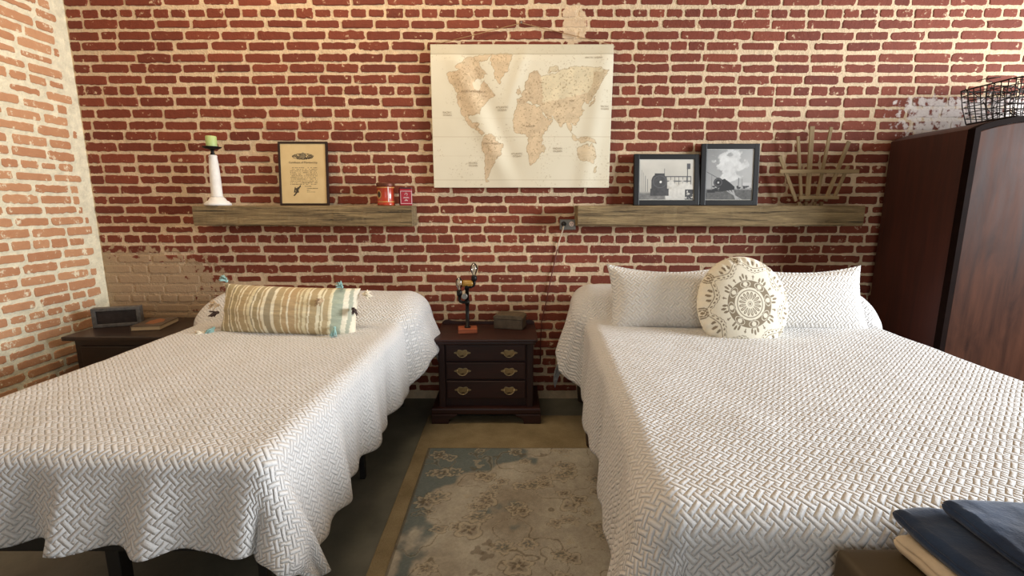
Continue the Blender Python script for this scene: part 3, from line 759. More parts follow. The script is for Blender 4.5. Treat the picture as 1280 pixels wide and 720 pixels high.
def cert(U, V):
    C = lerp3(s255(220, 196, 146), s255(206, 178, 128), fbm(U * 5, V * 6, 41)); ink = s255(64, 54, 40)
    e = ((U - .5) / .24) ** 2 + ((V - .215) / .052) ** 2; tri = (V - .14) * 2.6 > np.abs(U - .5) * .55 - .02
    n = fbm(U * 60, V * 70, 42); paint(C, (e < 1) & tri & (n > .38), ink); paint(C, ((U - .5) / .05) ** 2 + ((V - .2) / .05) ** 2 < 1, s255(120, 108, 84))
    paint(C, ((((U - .5) / .23) ** 2 + ((V - .205) / .03) ** 2) < 1) & (n > .6), s255(150, 134, 100))
    r = np.random.default_rng(5); y = .40
    while y < .68:
        word = vnoise(U * 46 + y * 900, V * 0 + 3, int(y * 1000)) > .32
        jag = vnoise(U * 170, V * 170, 44) > .35
        paint(C, (np.abs(V - y) < .0058) & (U > .2 + .05 * (y < .43)) & (U < .8) & word & jag, s255(112, 96, 68)); y += .0275
    for x0, x1, y0 in ((.52, .66, .71), (.56, .80, .745), (.56, .64, .775), (.56, .74, .805), (.42, .62, .655)):
        paint(C, (np.abs(V - y0) < .005) & (U > x0) & (U < x1) & (vnoise(U * 80, V * 80, 45) > .3), s255(110, 94, 66))
    # the small banner seal at the lower left
    paint(C, (np.abs(U - .335 + (V - .78) * .25) < .055) & (np.abs(V - .77) < .045) & (vnoise(U * 60, V * 60, 46) > .3), ink)
    paint(C, (np.abs((U - .31) * 1.0 + (V - .835) * 1.1) < .02) & (V > .80) & (V < .87) & (U > .26) & (U < .36), ink); paint(C, (np.abs((U - .40) * .9 + (V - .725)) < .018) & (U > .37) & (U < .43), ink)
    return C
raster('paper', ct, 0.280, 0.363, 0.011, -0.004, 200, 260, cert, M['print'])
text('Certificate of Membership', 0.0165, M['ink'], ct, (0, -0.0052, 0.011 + 0.363 * (1 - .315)))
MB().box((0, 0.004, 0.192), (0.290, 0.006, 0.375)).build('backing', M['frame_brown'], ct)

def photo_frame(loc, W, Hh, label, fn, nx, ny, fw=0.032, rotx=-6, rotz=0):
    t = thing('framed_photograph', label, 'picture', loc, 0, None); t.rotation_euler = (R(rotx), 0, R(rotz))
    frame(t, W, Hh, fw, 0.024, M['frame_black'])
    b = MB(); w2, h2 = W - 2 * fw, Hh - 2 * fw
    b.box((0, -0.003, Hh / 2), (w2 + 0.008, 0.004, h2 + 0.008)).build('print_border', M['mat_white'], t)
    raster('photo_print', t, w2 - 0.006, h2 - 0.006, fw + 0.003, -0.0058, nx, ny, fn, M['print'])
    MB().box((0, 0.005, Hh / 2), (W - 0.02, 0.006, Hh - 0.02)).build('backing', M['frame_black'], t)
    return t
def gray(v, warm=1.0): return np.stack([v * warm, v * (.5 + .5 * warm), v * (1.5 - .5 * warm) * .98], -1)
def loco_front(U, V):
    g_ = .42 + .12 * (1 - V) + (fbm(U * 4, V * 4, 51) - .5) * .12; C = gray(g_, 1.10)
    n = fbm(U * 26, V * 20, 52); dk = np.array((.035, .035, .037))
    gr = smooth(V, .78, .86) ; C = C * (1 - gr[..., None]) + gray(.10 + .16 * n, 1.03) * gr[..., None]
    for y in (.42, .535): paint(C, (np.abs(V - y) < .012) & (U > .48) & (U < .95), dk * 3)
    for x in np.arange(.5, .96, .075): paint(C, (np.abs(U - x) < .006) & (V > .41) & (V < .62), dk * 3)
    paint(C, (np.abs(U - .885) < .006) & (V > .2) & (V < .65), dk * 2); paint(C, (np.abs(U - .905) < .032) & (np.abs(V - .16) < .07), dk * 2.5)
    for x, a in ((.04, .25), (.07, .32), (.11, .4), (.15, .48), (.46, .22)): paint(C, (np.abs(U - x) < .0045) & (V > a) & (V < .8), dk * 4)
    st = smooth(fbm(U * 7, V * 7, 53) + .45 - np.hypot((U - .74) / .42, (V - .83) / .26) * .5, .38, .58); C = C * (1 - st[..., None] * .85) + gray(.52 + .2 * n, 1.06) * st[..., None] * .85
    paint(C, (U > .84) & (V > .74) & (n > .4), dk * 1.5)
    body = (np.hypot((U - .365) / .145, (V - .52) / .17) < 1) | ((np.abs(U - .365) < .145) & (V > .52) & (V < .84)) | ((np.abs(U - .37) < .09) & (V > .34) & (V < .5)) | ((np.abs(U - .37) < .17) & (V > .72) & (V < .9))
    paint(C, body, dk); C = np.where(body[..., None], C + (n * .05)[..., None], C)
    rim = np.abs(np.hypot((U - .375) / .12, (V - .55) / .15) - 1) < .06; paint(C, rim, dk * 3)
    paint(C, np.hypot((U - .39) / .022, (V - .555) / .03) < 1, (.75, .75, .72)); paint(C, np.hypot((U - .55) / .05, (V - .93) / .02) < 1, (.6, .6, .58))
    return np.clip(C, .01, .9)
def loco_side(U, V):
    g_ = .24 + .20 * U + .14 * V + (fbm(U * 3, V * 3, 61) - .5) * .1; C = gray(g_, .985); n = fbm(U * 22, V * 26, 62); dk = np.array((.03, .03, .032))
    pl_ = smooth(fbm(U * 8, V * 9, 63) * .9 + .35 - np.hypot((U - .5 - (.5 - V) * .08) / .36, (V - .30) / .36) * .62, .22, .40)
    dk2 = smooth(.65 - np.hypot((U - .33) / .14, (V - .32) / .3), 0, .5) * .5; C = C * (1 - dk2[..., None]) + gray(.12 + 0 * U, 1) * dk2[..., None]
    C = C * (1 - pl_[..., None]) + gray(.5 + .3 * fbm(U * 14, V * 14, 64), .99) * pl_[..., None]
    gr = smooth(V, .76, .82); C = C * (1 - gr[..., None]) + gray(.07 + .12 * n, 1) * gr[..., None]
    for s_, o_ in ((1.5, .42), (.9, .50), (.35, .58)): paint(C, (np.abs((U - o_) - (V - .8) * s_ * 1.2) < .018) & (V > .8), (.42, .42, .42))
    paint(C, inpoly(U, V, [(.30, .62), (.40, .58), (.52, .66), (.62, .74), (.62, .80), (.3, .84)]), dk); paint(C, np.hypot((U - .265) / .10, (V - .655) / .095) < 1, dk)
    paint(C, np.abs(np.hypot((U - .265) / .075, (V - .655) / .07) - 1) < .09, dk * 4); paint(C, np.hypot((U - .265) / .022, (V - .655) / .02) < 1, (.5, .5, .5))
    paint(C, (np.abs(U - .26) < .12) & (V > .72) & (V < .84) & (n > .35), dk); paint(C, (U > .03) & (U < .2) & (V > .80) & (V < .86), dk)
    for x, a in ((.12, .5), (.70, .56), (.78, .58)): paint(C, (np.abs(U - x) < .005) & (V > a) & (V < .82), dk * 3)
    paint(C, (np.abs(V - .44 - U * .5) < .006) & (U < .25), dk * 3); paint(C, (U > .8) & (U < .97) & (V > .66) & (V < .73), (.6, .6, .6)); paint(C, (U > .66) & (V > .72) & (V < .78) & (n > .45), dk * 2)
    return np.clip(C, .01, .9)
photo_frame((0.951, -0.080, ZS), 0.405, 0.312, 'black framed wide photograph of a steam engine seen head on', loco_front, 200, 150, rotx=-7, rotz=1.5)
photo_frame((1.334, -0.078, ZS), 0.352, 0.372, 'taller black framed photograph of a steam engine under a smoke plume', loco_side, 150, 190, rotx=-5, rotz=-1)

# round tin
tn = thing('round_tin', 'round red and orange tin with a brown lid on the left shelf', 'tin', (-0.774, -0.085, ZS))
MB().lathe([(0.0515, 0), (0.053, 0.003), (0.053, 0.012), (0.052, 0.014), (0.052, 0.115), (0.0535, 0.118)], seg=40).build('body', M['tin_red'], tn)
MB().lathe([(0.0545, 0.113), (0.0555, 0.116), (0.0555, 0.132), (0.053, 0.136), (0.046, 0.137), (0.044, 0.134)], seg=40).build('lid', M['tin_lid'], tn)
def on_cyl(name, outline, rad, a0, z0, mat, parent):
    b = MB(); vs_ = [b.bm.verts.new((rad * math.sin(a0 + u / rad), -rad * math.cos(a0 + u / rad), z0 + v)) for u, v in outline]
    c = b.bm.verts.new((rad * math.sin(a0), -rad * math.cos(a0), z0))
    for k in range(len(vs_)): b.bm.faces.new((c, vs_[k], vs_[(k + 1) % len(vs_)]))
    return b.build(name, mat, parent)
el = lambda a, b_: [(a * math.cos(t), b_ * math.sin(t)) for t in np.linspace(0, 2 * PI, 28, endpoint=False)]
o = on_cyl('label_oval', el(0.020, 0.026), 0.0525, R(-38), 0.066, M['tin_gold'], tn); on_cyl('label_centre', el(0.013, 0.019), 0.0528, R(-38), 0.066, M['tin_dark'], tn)
for z in (0.020, 0.105):
    MB().lathe([(0.0524, z), (0.0526, z + 0.001), (0.0526, z + 0.004), (0.0524, z + 0.005)], seg=40, cap=False).build('gold_band', M['tin_gold'], tn)
on_cyl('white_stripe', [(-.003, -.045), (.003, -.045), (.003, .045), (-.003, .045)], 0.0527, R(30), 0.066, M['white_print'], tn)
# crimson pocket tin
bx = thing('pocket_tin', 'small crimson rectangular tin with white markings beside the round tin', 'tin', (-0.655, -0.082, ZS), R(20))
b = MB(); b.box((0, 0, 0.05), (0.074, 0.05, 0.10), 0.004); b.build('body', M['box_red'], bx)
MB().box((0, 0, 0.104), (0.072, 0.048, 0.010), 0.003).build('lid', M['box_dark'], bx)
b = MB(); b.box((-0.0374, 0, 0.05), (0.0006, 0.044, 0.09)); b.build('side_panel', M['box_dark'], bx)
b = MB(); yf = -0.0254
b.box((0, yf, 0.012), (0.066, 0.0008, 0.0022)); b.box((0, yf, 0.086), (0.066, 0.0008, 0.0022))
for sx in (-.0325, .0325): b.box((sx, yf, 0.049), (0.0018, 0.0008, 0.075))
b.tube([(-.007, yf, .062), (-.007, yf, .070), (-.003, yf, .075), (.003, yf, .075), (.007, yf, .070), (.006, yf, .062), (.004, yf, .058)], 0.0014, 6)
for z, wd in ((.050, .030), (.045, .038)): b.box((0, yf, z), (wd, 0.0008, 0.0016))
for k in range(5): b.box((-.008 + k * .004, yf, .034 - abs(k - 2) * .002), (.0022, .0008, .010 - abs(k - 2) * .002), rot=(0, R(-25 + k * 12), 0))
b.build('white_markings', M['white_print'], bx)

# fan-shaped stick rack
fn_ = thing('stick_rack', 'weathered wooden fan of sticks and crossbars on the right shelf', 'wooden rack', (1.89, -0.085, ZS))
def zpt(px, py):     # picture measurements turned to metres on the rack's own plane
    return ((px - 375) / 5.14 / 203.0, (548 - py) / 5.14 / 203.0)
def stick(a, c, wd, y, mat, name):
    (x0, z0), (x1, z1) = zpt(*a), zpt(*c); L = math.hypot(x1 - x0, z1 - z0); an = math.atan2(x1 - x0, z1 - z0)
    MB().box(((x0 + x1) / 2, y, (z0 + z1) / 2), (wd * 1.3, 0.009, L), 0.002, rot=(R(0), an, 0)).build(name, mat, fn_)
for a, c, wd in (((228, 520), (95, 240), .016), ((262, 520), (198, 120), .014), ((300, 520), (280, 60), .022), ((358, 520), (400, 65), .015), ((415, 520), (522, 150), .018), ((470, 500), (535, 300), .016)):
    stick(a, c, wd, 0.0, M['stick'], 'stick')
def xbar(a, c, y, ht, name):
    (x0, z0), (x1, z1) = zpt(*a), zpt(*c); MB().box(((x0 + x1) / 2, y, (z0 + z1) / 2), (x1 - x0, 0.010, ht), 0.002).build(name, M['stick_x'], fn_)
xbar((100, 335), (600, 335), -0.010, 0.024, 'crossbar'); xbar((238, 497), (492, 500), -0.010, 0.020, 'crossbar')
for px in (255, 300, 355, 400): MB().box((zpt(px, 530)[0], 0.012, 0.011), (0.018, 0.014, 0.022), 0.002).build('foot_peg', M['stick'], fn_)

# ------------------------------------------------------------------ world map hanging
MX0, MX1, MZ0, MZ1 = -0.485, 0.602, 1.407, 2.238
def mfold(x, z):
    u = (x - MX0) / (MX1 - MX0); v = (MZ1 - z) / (MZ1 - MZ0)
    f = 0.014 * np.exp(-((u - .10 - v * .33) / .055) ** 2) * np.clip(v * 4, 0, 1) * np.clip((1.05 - v) * 3, 0, 1)
    f = f - 0.008 * np.exp(-((u - .18 - v * .33) / .05) ** 2) * np.clip((1 - v) * 3, 0, 1)
    f = f + 0.007 * np.exp(-((u - .53 + v * .25) / .035) ** 2) * np.clip((.6 - v) * 3, 0, 1)
    f = f + 0.010 * np.exp(-((u - .97 + v * .12) / .05) ** 2) + 0.004 * np.sin(u * 9 + v * 3) * v
    return (f + 0.008) * np.clip(v * 9, 0.12, 1)
POLY = dict(
 na=[(120,225),(165,215),(150,205),(165,192),(205,182),(230,195),(245,215),(265,225),(255,245),(225,250),(218,270),(235,290),(248,270),(262,255),(275,270),(295,300),(300,312),(280,320),(262,340),(250,355),(243,378),(232,385),(205,383),(200,395),(215,415),(240,418),(238,432),(262,455),(250,462),(225,440),(200,425),(185,400),(170,375),(158,340),(155,300),(140,270),(125,255),(116,240)],
 arc=[(165,190),(200,165),(260,160),(290,155),(270,180),(240,185),(250,205),(275,230),(255,232),(230,205),(200,195)],
 gr=[(290,158),(340,150),(372,155),(360,190),(350,215),(330,240),(318,268),(305,245),(300,215),(285,180)],
 sa=[(258,465),(275,455),(300,470),(310,490),(335,495),(328,520),(318,545),(300,570),(290,590),(278,610),(270,640),(276,650),(265,648),(260,620),(262,580),(262,540),(250,520),(246,495)],
 af=[(385,345),(420,335),(450,345),(480,355),(495,390),(510,405),(525,405),(510,435),(490,460),(488,490),(490,520),(470,550),(455,575),(440,578),(432,550),(428,510),(432,480),(420,460),(385,455),(372,430),(375,395)],
 eu=[(388,340),(390,320),(410,315),(405,300),(420,285),(418,260),(440,225),(462,217),(480,235),(490,290),(490,330),(470,345),(450,340),(430,325),(420,335),(400,345)],
 asia=[(470,345),(490,330),(560,315),(640,300),(690,290),(672,310),(665,345),(650,335),(640,350),(645,370),(630,400),(620,415),(612,430),(600,410),(605,440),(598,455),(585,430),(575,410),(560,430),(553,425),(540,400),(520,385),(525,402),(508,402),(485,365)],
 ru=[(480,240),(540,222),(600,200),(700,205),(735,225),(715,250),(695,265),(690,295),(640,305),(560,320),(490,335)],
 kam=[(680,225),(735,215),(715,255),(700,290),(672,330),(650,320),(675,280)],
 au=[(625,515),(645,500),(665,495),(672,510),(682,495),(695,520),(700,545),(690,575),(670,565),(640,560),(628,545)],
 isl=[(600,455),(625,475),(650,468),(690,480),(700,495),(670,488),(640,492),(610,478)],
 jp=[(672,345),(685,325),(692,312),(684,342),(665,358)], uk=[(386,302),(393,275),(402,300),(393,306)], mad=[(490,500),(499,505),(493,535),(486,525)], nz=[(690,605),(700,585),(706,592),(695,615)], sv=[(505,225),(515,205),(545,200),(550,215),(525,222)])
def map_sheet():
    nx, ny = 460, 350; x = np.linspace(MX0, MX1, nx); z = np.linspace(MZ0, MZ1, ny); X, Z = np.meshgrid(x, z)
    U = (X - MX0) / (MX1 - MX0); V = (MZ1 - Z) / (MZ1 - MZ0); px = 57 + U * 698; py = 118 + V * 552
    C = lerp3(s255(228, 219, 196), s255(219, 209, 184), fbm(U * 6, V * 5, 71))
    wx = (fbm(U * 60, V * 50, 72) - .5) * 14; wy = (fbm(U * 60 + 9, V * 50 + 9, 73) - .5) * 14
    n = fbm(U * 26, V * 22, 74); dots = fbm(U * 150, V * 120, 75, 2)
    tones = dict(na=(198, 166, 128), arc=(200, 172, 136), gr=(204, 172, 132), sa=(206, 176, 140), af=(206, 176, 138), eu=(190, 160, 124), asia=(204, 176, 138), ru=(216, 200, 164), kam=(190, 164, 126), au=(210, 186, 150), isl=(200, 176, 140), jp=(188, 160, 124), uk=(190, 160, 122), mad=(204, 178, 140), nz=(200, 178, 142), sv=(206, 190, 156))
    land = np.zeros(X.shape, bool)
    for k, p in POLY.items():
        m = inpoly(px + wx, py + wy, p); land |= m
        t = np.array(s255(*tones[k])) * .66 + .34 * np.array(s255(226, 212, 182)); f = m[..., None]; C = np.where(f, t * (1 + (n - .5)[..., None] * .35), C)
    e = np.zeros(X.shape, bool); e[1:, :] |= land[1:, :] != land[:-1, :]; e[:, 1:] |= land[:, 1:] != land[:, :-1]
    paint(C, e * .6, s255(150, 122, 86))
    brd = (np.abs(fbm(U * 34, V * 28, 76, 2) - .5) < .02) & land; paint(C, brd * .6, s255(228, 206, 170)); paint(C, ((dots > .70) & land) * .6, s255(150, 124, 90))
    paint(C, ((dots > .765) & ~land & (fbm(U * 8, V * 8, 77) > .55)) * .5, s255(176, 156, 122))
    lk = inpoly(px, py, [(215, 262), (232, 255), (248, 275), (240, 292), (222, 285)]); paint(C, lk, s255(222, 210, 182))
    paint(C, (np.abs(V - .635) < .002) * .35, s255(180, 156, 120)); paint(C, (np.abs(V - .505) < .0015) * .25, s255(180, 156, 120)); paint(C, (np.abs(V - .77) < .0015) * .25, s255(180, 156, 120))
    paint(C, (V < .065) * .55, s255(190, 178, 150)); paint(C, (np.abs(V - .066) < .004) * .5, s255(160, 146, 116)); paint(C, (np.abs(V - .945) < .0025) * .4, s255(180, 164, 134))
    me = grid_mesh('map_canvas', X, -0.030 - mfold(X, Z), Z, C); return me
mp_ = thing('wall_map', 'cream canvas world map hanging on the brick wall', 'map', (0, 0, 0))
mo = mesh_obj('map_canvas', map_sheet(), M['map'], mp_, True)
sd = mo.modifiers.new('thickness', 'SOLIDIFY'); sd.thickness = 0.0015; sd.offset = 1
b = MB(); b.tube([(MX0 - .004, -0.0225, MZ1 - 0.012), (MX1 + .008, -0.0225, MZ1 - 0.010)], 0.006, 10); b.build('top_rod', M['stick_x'], mp_)
b = MB(); b.tube([(MX0 + .01, -0.0225, MZ0 + 0.012), (MX1 - .01, -0.0225, MZ0 + 0.012)], 0.005, 10); b.build('bottom_rod', M['stick_x'], mp_)
b = MB(); b.tube([(MX0 + .0, -0.0225, MZ1 - 0.004), (-0.22, -0.017, 2.296), (0.055, -0.012, 2.362), (0.33, -0.017, 2.300), (MX1, -0.0225, MZ1 - 0.002)], 0.0022, 6); b.build('hanging_cord', M['cord'], mp_)
for nm, sz, px, py in (('NORTH AMERICA', .018, 220, 296), ('ATLANTIC\nOCEAN', .016, 330, 360), ('SOUTH AMERICA', .014, 290, 495), ('AFRICA', .016, 440, 428), ('PACIFIC\nOCEAN', .015, 117, 380), ('PACIFIC\nOCEAN', .016, 215, 577), ('ATLANTIC\nOCEAN', .015, 388, 540), ('INDIAN\nOCEAN', .016, 548, 520), ('PACIFIC\nOCEAN', .014, 728, 357), ('ARCTIC OCEAN', .014, 680, 168), ('ASIA', .016, 600, 330)):
    x = MX0 + (px - 57) / 698 * (MX1 - MX0); z = MZ1 - (py - 118) / 552 * (MZ1 - MZ0)
    text(nm, sz, M['map_ink'], mp_, (x, -0.0335, z), warp=lambda a, c: float(mfold(np.array(a), np.array(c))))
nl = MB().lathe([(0.0025, 0), (0.0025, 0.022), (0.006, 0.0225), (0.006, 0.025)], (0.055, 0.004, 2.364), 10, rot=(R(90), 0, 0)).build('nail', M['steel'])
setprops(nl, 'small nail in the brick wall holding the map cord', 'nail')

# outlet and cable
ol = thing('wall_outlet', 'grey metal electrical outlet at the left end of the right shelf', 'outlet', (0.353, 0, 1.178))
MB().box((0, -0.016, 0), (0.10, 0.026, 0.066), 0.004).build('box', M['galv'], ol)
for sx in (-.026, .024):
    b = MB().lathe([(0.016, 0), (0.016, 0.003), (0.014, 0.004)], (sx, -0.028, 0.004), 16, rot=(R(90), 0, 0)); b.build('socket', M['white_print'] if sx > 0 else M['dark'], ol)
b = MB()
for dx in (-.005, .005): b.box((.024 + dx, -0.0325, 0.007), (.002, .001, .008))
b.sphere((.024, -0.0325, -.003), 0.002, (1, .3, 1), 8, 6); b.build('slots', M['dark'], ol)
cb = thing('power_cord', 'thin brown power cord hanging from the outlet behind the nightstand', 'cord', (0, 0, 0))
b = MB(); b.lathe([(0.013, 0), (0.013, 0.016), (0.006, 0.026)], (0.327, -0.032, 1.182), 12, rot=(R(90), 0, 0)); b.build('plug', M['dark'], cb)
b = MB(); b.tube([(0.327, -0.05, 1.18), (0.322, -0.040, 1.15), (0.312, -0.018, 1.11), (0.298, -0.014, 1.06), (0.29, -0.012, 1.02)], 0.0045, 8); b.build('taped_sleeve', M['cable_white'], cb)
b = MB(); b.tube([(0.29, -0.012, 1.02), (0.275, -0.012, 0.94), (0.25, -0.012, 0.82), (0.225, -0.012, 0.68), (0.195, -0.012, 0.55), (0.19, -0.012, 0.40), (0.19, -0.012, 0.25)], 0.0036, 8); b.build('cable', M['cable'], cb)

# ------------------------------------------------------------------ nightstand between the beds
ns = thing('nightstand', 'dark cherry three drawer nightstand between the two beds', 'nightstand', (-0.155, -0.20, 0.008))
b = MB(); b.box((0, 0.015, 0.285), (0.565, 0.33, 0.42), 0.004)
for sx in (-1, 1): b.box((sx * 0.262, -0.155, 0.285), (0.040, 0.03, 0.42), 0.008)
b.build('carcass', M['mahog_v'], ns)
out = [(-.305, .17), (-.305, -.185), (-.30, -.20), (-.285, -.206), (.285, -.206), (.30, -.20), (.305, -.185), (.305, .17)]
b = MB(); b.prism(out, 'z', 0.508, 0.526, 0.006); b.prism([(x * .965, y * .965) for x, y in out], 'z', 0.492, 0.509, 0.005); b.build('top', M['mahog'], ns)
gp = [(-.30, .526), (-.30, .540), (-.285, .552), (-.26, .556), (-.235, .548), (-.20, .545), (.20, .545), (.235, .548), (.26, .556), (.285, .552), (.30, .540), (.30, .526)]
MB().prism(gp, 'y', 0.150, 0.166, 0.002).build('back_gallery', M['mahog'], ns)
def plate():
    b = MB(); pts = []
    for t in np.linspace(0, 2 * PI, 40, endpoint=False):
        r_ = 1 + .16 * math.cos(6 * t) + .10 * math.cos(2 * t); pts.append((0.040 * r_ * math.cos(t), 0.020 * r_ * math.sin(t)))
    b.prism(pts, 'y', -0.003, 0.0, 0.0008)
    return b
def bail():
    b = MB(); b.tube([(-.030, -.004, .006), (-.030, -.014, .004), (-.027, -.018, -.008), (-.015, -.019, -.018), (0, -.019, -.021), (.015, -.019, -.018), (.027, -.018, -.008), (.030, -.014, .004), (.030, -.004, .006)], 0.0028, 7)
    for sx in (-.030, .030): b.sphere((sx, -.006, .006), .0055, (1, 1, 1), 8, 6)
    return b
for z0, hh in ((0.435, 0.098), (0.323, 0.104), (0.205, 0.112)):
    d = MB(); d.box((0, 0, 0), (0.470, 0.022, hh), 0.006, seg=3); dr_ = d.build('drawer', M['mahog'], ns, (0, -0.158, z0))
    for sx in (-0.138, 0.138):
        p_ = plate().build('handle_plate', M['brass'], dr_, (sx, -0.0115, 0.0)); p_2 = bail().build('bail_handle', M['brass'], dr_, (sx, -0.0115, 0))
b = MB(); b.prism([(-.325, -.195), (.325, -.195), (.325, .17), (-.325, .17)], 'z', 0.058, 0.098, 0.010); b.build('base_moulding', M['mahog'], ns)
for sx in (-1, 1):
    MB().prism([(sx * .327, 0.0), (sx * .327, .060), (sx * .17, .060), (sx * .185, .045), (sx * .215, .034), (sx * .225, .012), (sx * .225, 0)], 'y', -.198, -.160, 0.004).build('bracket_foot', M['mahog'], ns)
    MB().box((sx * .30, 0.14, 0.03), (0.05, 0.05, 0.06), 0.003).build('rear_foot', M['mahog'], ns)

ZN = 0.5345
lp = thing('pipe_lamp', 'black iron pipe lamp with clear bulbs on the nightstand', 'lamp', (-0.272, -0.235, ZN))
MB().box((0, 0, 0.014), (0.115, 0.085, 0.028), 0.003, rot=(0, 0, R(6))).build('base_block', M['copper_wood'], lp)
b = MB(); b.lathe([(0.020, 0.028), (0.020, 0.034), (0.011, 0.036), (0.011, 0.262), (0.0145, 0.262), (0.0145, 0.30), (0.011, 0.302)], seg=16); b.build('pipe_post', M['iron'], lp)
b = MB(); b.tube([(0, 0, .283), (.028, 0, .283), (.040, 0, .288), (.044, 0, .300), (.044, 0, .322)], .0095, 12); b.lathe([(.014, .272), (.014, .296)], (0.0, 0, 0), 12)
b.lathe([(.013, 0), (.013, .012)], (.018, 0, .283), 12, rot=(0, R(90), 0)); b.lathe([(.014, .0), (.017, .004), (.017, .026), (.013, .03)], (.044, 0, .318), 14); b.build('upper_arm', M['iron'], lp)
b = MB(); b.tube([(0, 0, .185), (-.028, 0, .185), (-.041, 0, .190), (-.046, 0, .203), (-.046, 0, .235)], .0095, 12); b.lathe([(.014, .17), (.014, .20)], (0, 0, 0), 12)
b.lathe([(.014, .0), (.017, .004), (.017, .030), (.013, .034)], (-.046, 0, .225), 14); b.build('lower_arm', M['iron'], lp)
b = MB(); b.lathe([(.017, 0), (.019, .004), (.019, .010), (.016, .013)], (-.014, -.012, .225), 20, rot=(R(90), 0, 0)); b.build('gauge', M['steel'], lp)
for (bx_, bz, hh) in ((-.046, .258, .085), (.044, .346, .085)):
    b = MB(); b.lathe([(.009, 0), (.010, .008), (.020, .030), (.023, .046), (.020, .062), (.010, .076), (.003, .080)], (bx_, 0, bz), 18); bl = b.build('bulb', M['glass'], lp)
    b = MB(); b.lathe([(.003, 0), (.003, .035)], (bx_, 0, bz), 8)
    for k in range(5): b.tube([(bx_ - .007 + k * .0035, 0, bz + .03), (bx_ - .010 + k * .005, 0, bz + .062)], .0012, 5)
    b.build('filament', M['filament'], bl)
b = MB(); b.lathe([(.004, 0), (.020, .006), (.021, .02), (.021, .058), (.018, .066), (.008, .072)], (-.032, .004, .300), 16, rot=(0, R(90), 0)); b.build('amber_bulb', M['amber'], lp)

kb = thing('keepsake_box', 'mottled brown box on the right half of the nightstand', 'box', (-0.012, -0.125, ZN), R(-14))
MB().box((0, 0, 0.032), (0.185, 0.115, 0.064), 0.006).build('body', M['stone'], kb)
MB().prism([(-.095, .064), (-.095, .078), (-.075, .090), (.075, .090), (.095, .078), (.095, .064)], 'y', -.060, .060, 0.003).build('lid', M['stone_lid'], kb)

# ------------------------------------------------------------------ corner table left of the smaller bed
ZT = 0.575
tb = thing('side_table', 'dark espresso side table in the corner left of the smaller bed', 'table', (-2.195, -0.255, 0))
MB().box((0, 0, ZT - 0.013), (0.66, 0.47, 0.026), 0.006).build('top', M['espresso'], tb)
MB().box((0, 0.012, 0.40), (0.60, 0.40, 0.296), 0.003).build('case', M['espresso'], tb)
dw = MB().box((0, -0.195, 0.44), (0.52, 0.016, 0.14), 0.004).build('drawer', M['espresso'], tb)
MB().lathe([(.006, 0), (.006, .012), (.013, .018), (.013, .024), (.006, .028)], (-.0, -0.203, 0.44), 14, rot=(R(90), 0, 0)).build('knob', M['brass'], dw)
for sx in (-.275, .275):
    for sy in (-.175, .19): MB().box((sx, sy, 0.126), (0.045, 0.045, 0.252), 0.004).build('leg', M['espresso'], tb)
rd = thing('decorative_box', 'dark oblong box with a mottled pewter border on the corner table', 'box', (-2.395, -0.245, ZT + 0.0005), R(19))
b = MB(); Wd, Hd = 0.245, 0.118
for sx in (-1, 1): b.box((sx * (Wd - .022) / 2, 0, Hd / 2), (.022, .05, Hd), .004)
for z in (.010, Hd - .010): b.box((0, 0, z), (Wd - .03, .049, .020), .004)
b.build('frame', M['radio_frame'], rd)
MB().box((0, 0.004, Hd / 2), (Wd - .03, .040, Hd - .03), .002).build('face', M['radio_face'], rd)
bk = thing('book', 'closed book with a mottled cover lying on the corner table', 'book', (-2.165, -0.255, ZT + 0.0005), R(10))
MB().box((0, 0, 0.0145), (0.150, 0.215, 0.022), 0.001).build('pages', M['pages'], bk)
b = MB(); b.box((0, 0, 0.0015), (0.158, 0.222, 0.003), .0008); b.box((0, 0, 0.0275), (0.158, 0.222, 0.003), .0008); b.box((-.078, 0, .0145), (.003, .222, .026), .0008); b.build('cover', M['cover'], bk)
b = MB(); b.prism([(-.03, -.05), (.02, -.06), (.05, -.01), (.03, .05), (-.01, .08), (-.04, .02)], 'z', .029, .0296); b.build('cover_patch', M['cover_art'], bk)

# ------------------------------------------------------------------ wardrobe and wire basket
wd = thing('wardrobe', 'tall mahogany wardrobe with an arched top right of the bigger bed', 'wardrobe', (2.312, -0.02, 0))
WW = 1.12
def arch(x):
    u = x / WW; return 1.672 + 0.085 * (1 - (2 * u - 1) ** 2) ** 0.6
def outline(ins, n=40, a=0.0, c=1.0, z0=0.0):
    xs = [ins + (WW - 2 * ins) * (a + (c - a) * k / n) for k in range(n + 1)]
    top = [(x, arch(min(max(x, 0.004), WW - .004)) - ins) for x in xs]
    return [(xs[0], z0)] + top + [(xs[-1], z0)]
b = MB(); b.prism(outline(0.0, z0=0.08), 'y', -0.525, -0.03, 0.0); b.build('carcass', M['ward'], wd)
b = MB(); o1 = outline(0.0, z0=0.08); o2 = outline(0.028, z0=0.11)
A = [b.bm.verts.new((x, -0.565, z)) for x, z in o1]; B_ = [b.bm.verts.new((x, -0.565, z)) for x, z in o2]; A2 = [b.bm.verts.new((x, -0.524, z)) for x, z in o1]; B2 = [b.bm.verts.new((x, -0.524, z)) for x, z in o2]
for k in range(len(o1)):
    q = (k + 1) % len(o1); b.bm.faces.new((A[k], A[q], B_[q], B_[k])); b.bm.faces.new((A[k], A2[k], A2[q], A[q])); b.bm.faces.new((B_[k], B_[q], B2[q], B2[k])); b.bm.faces.new((A2[k], B2[k], B2[q], A2[q]))
b.build('front_rim', M['rim'], wd)
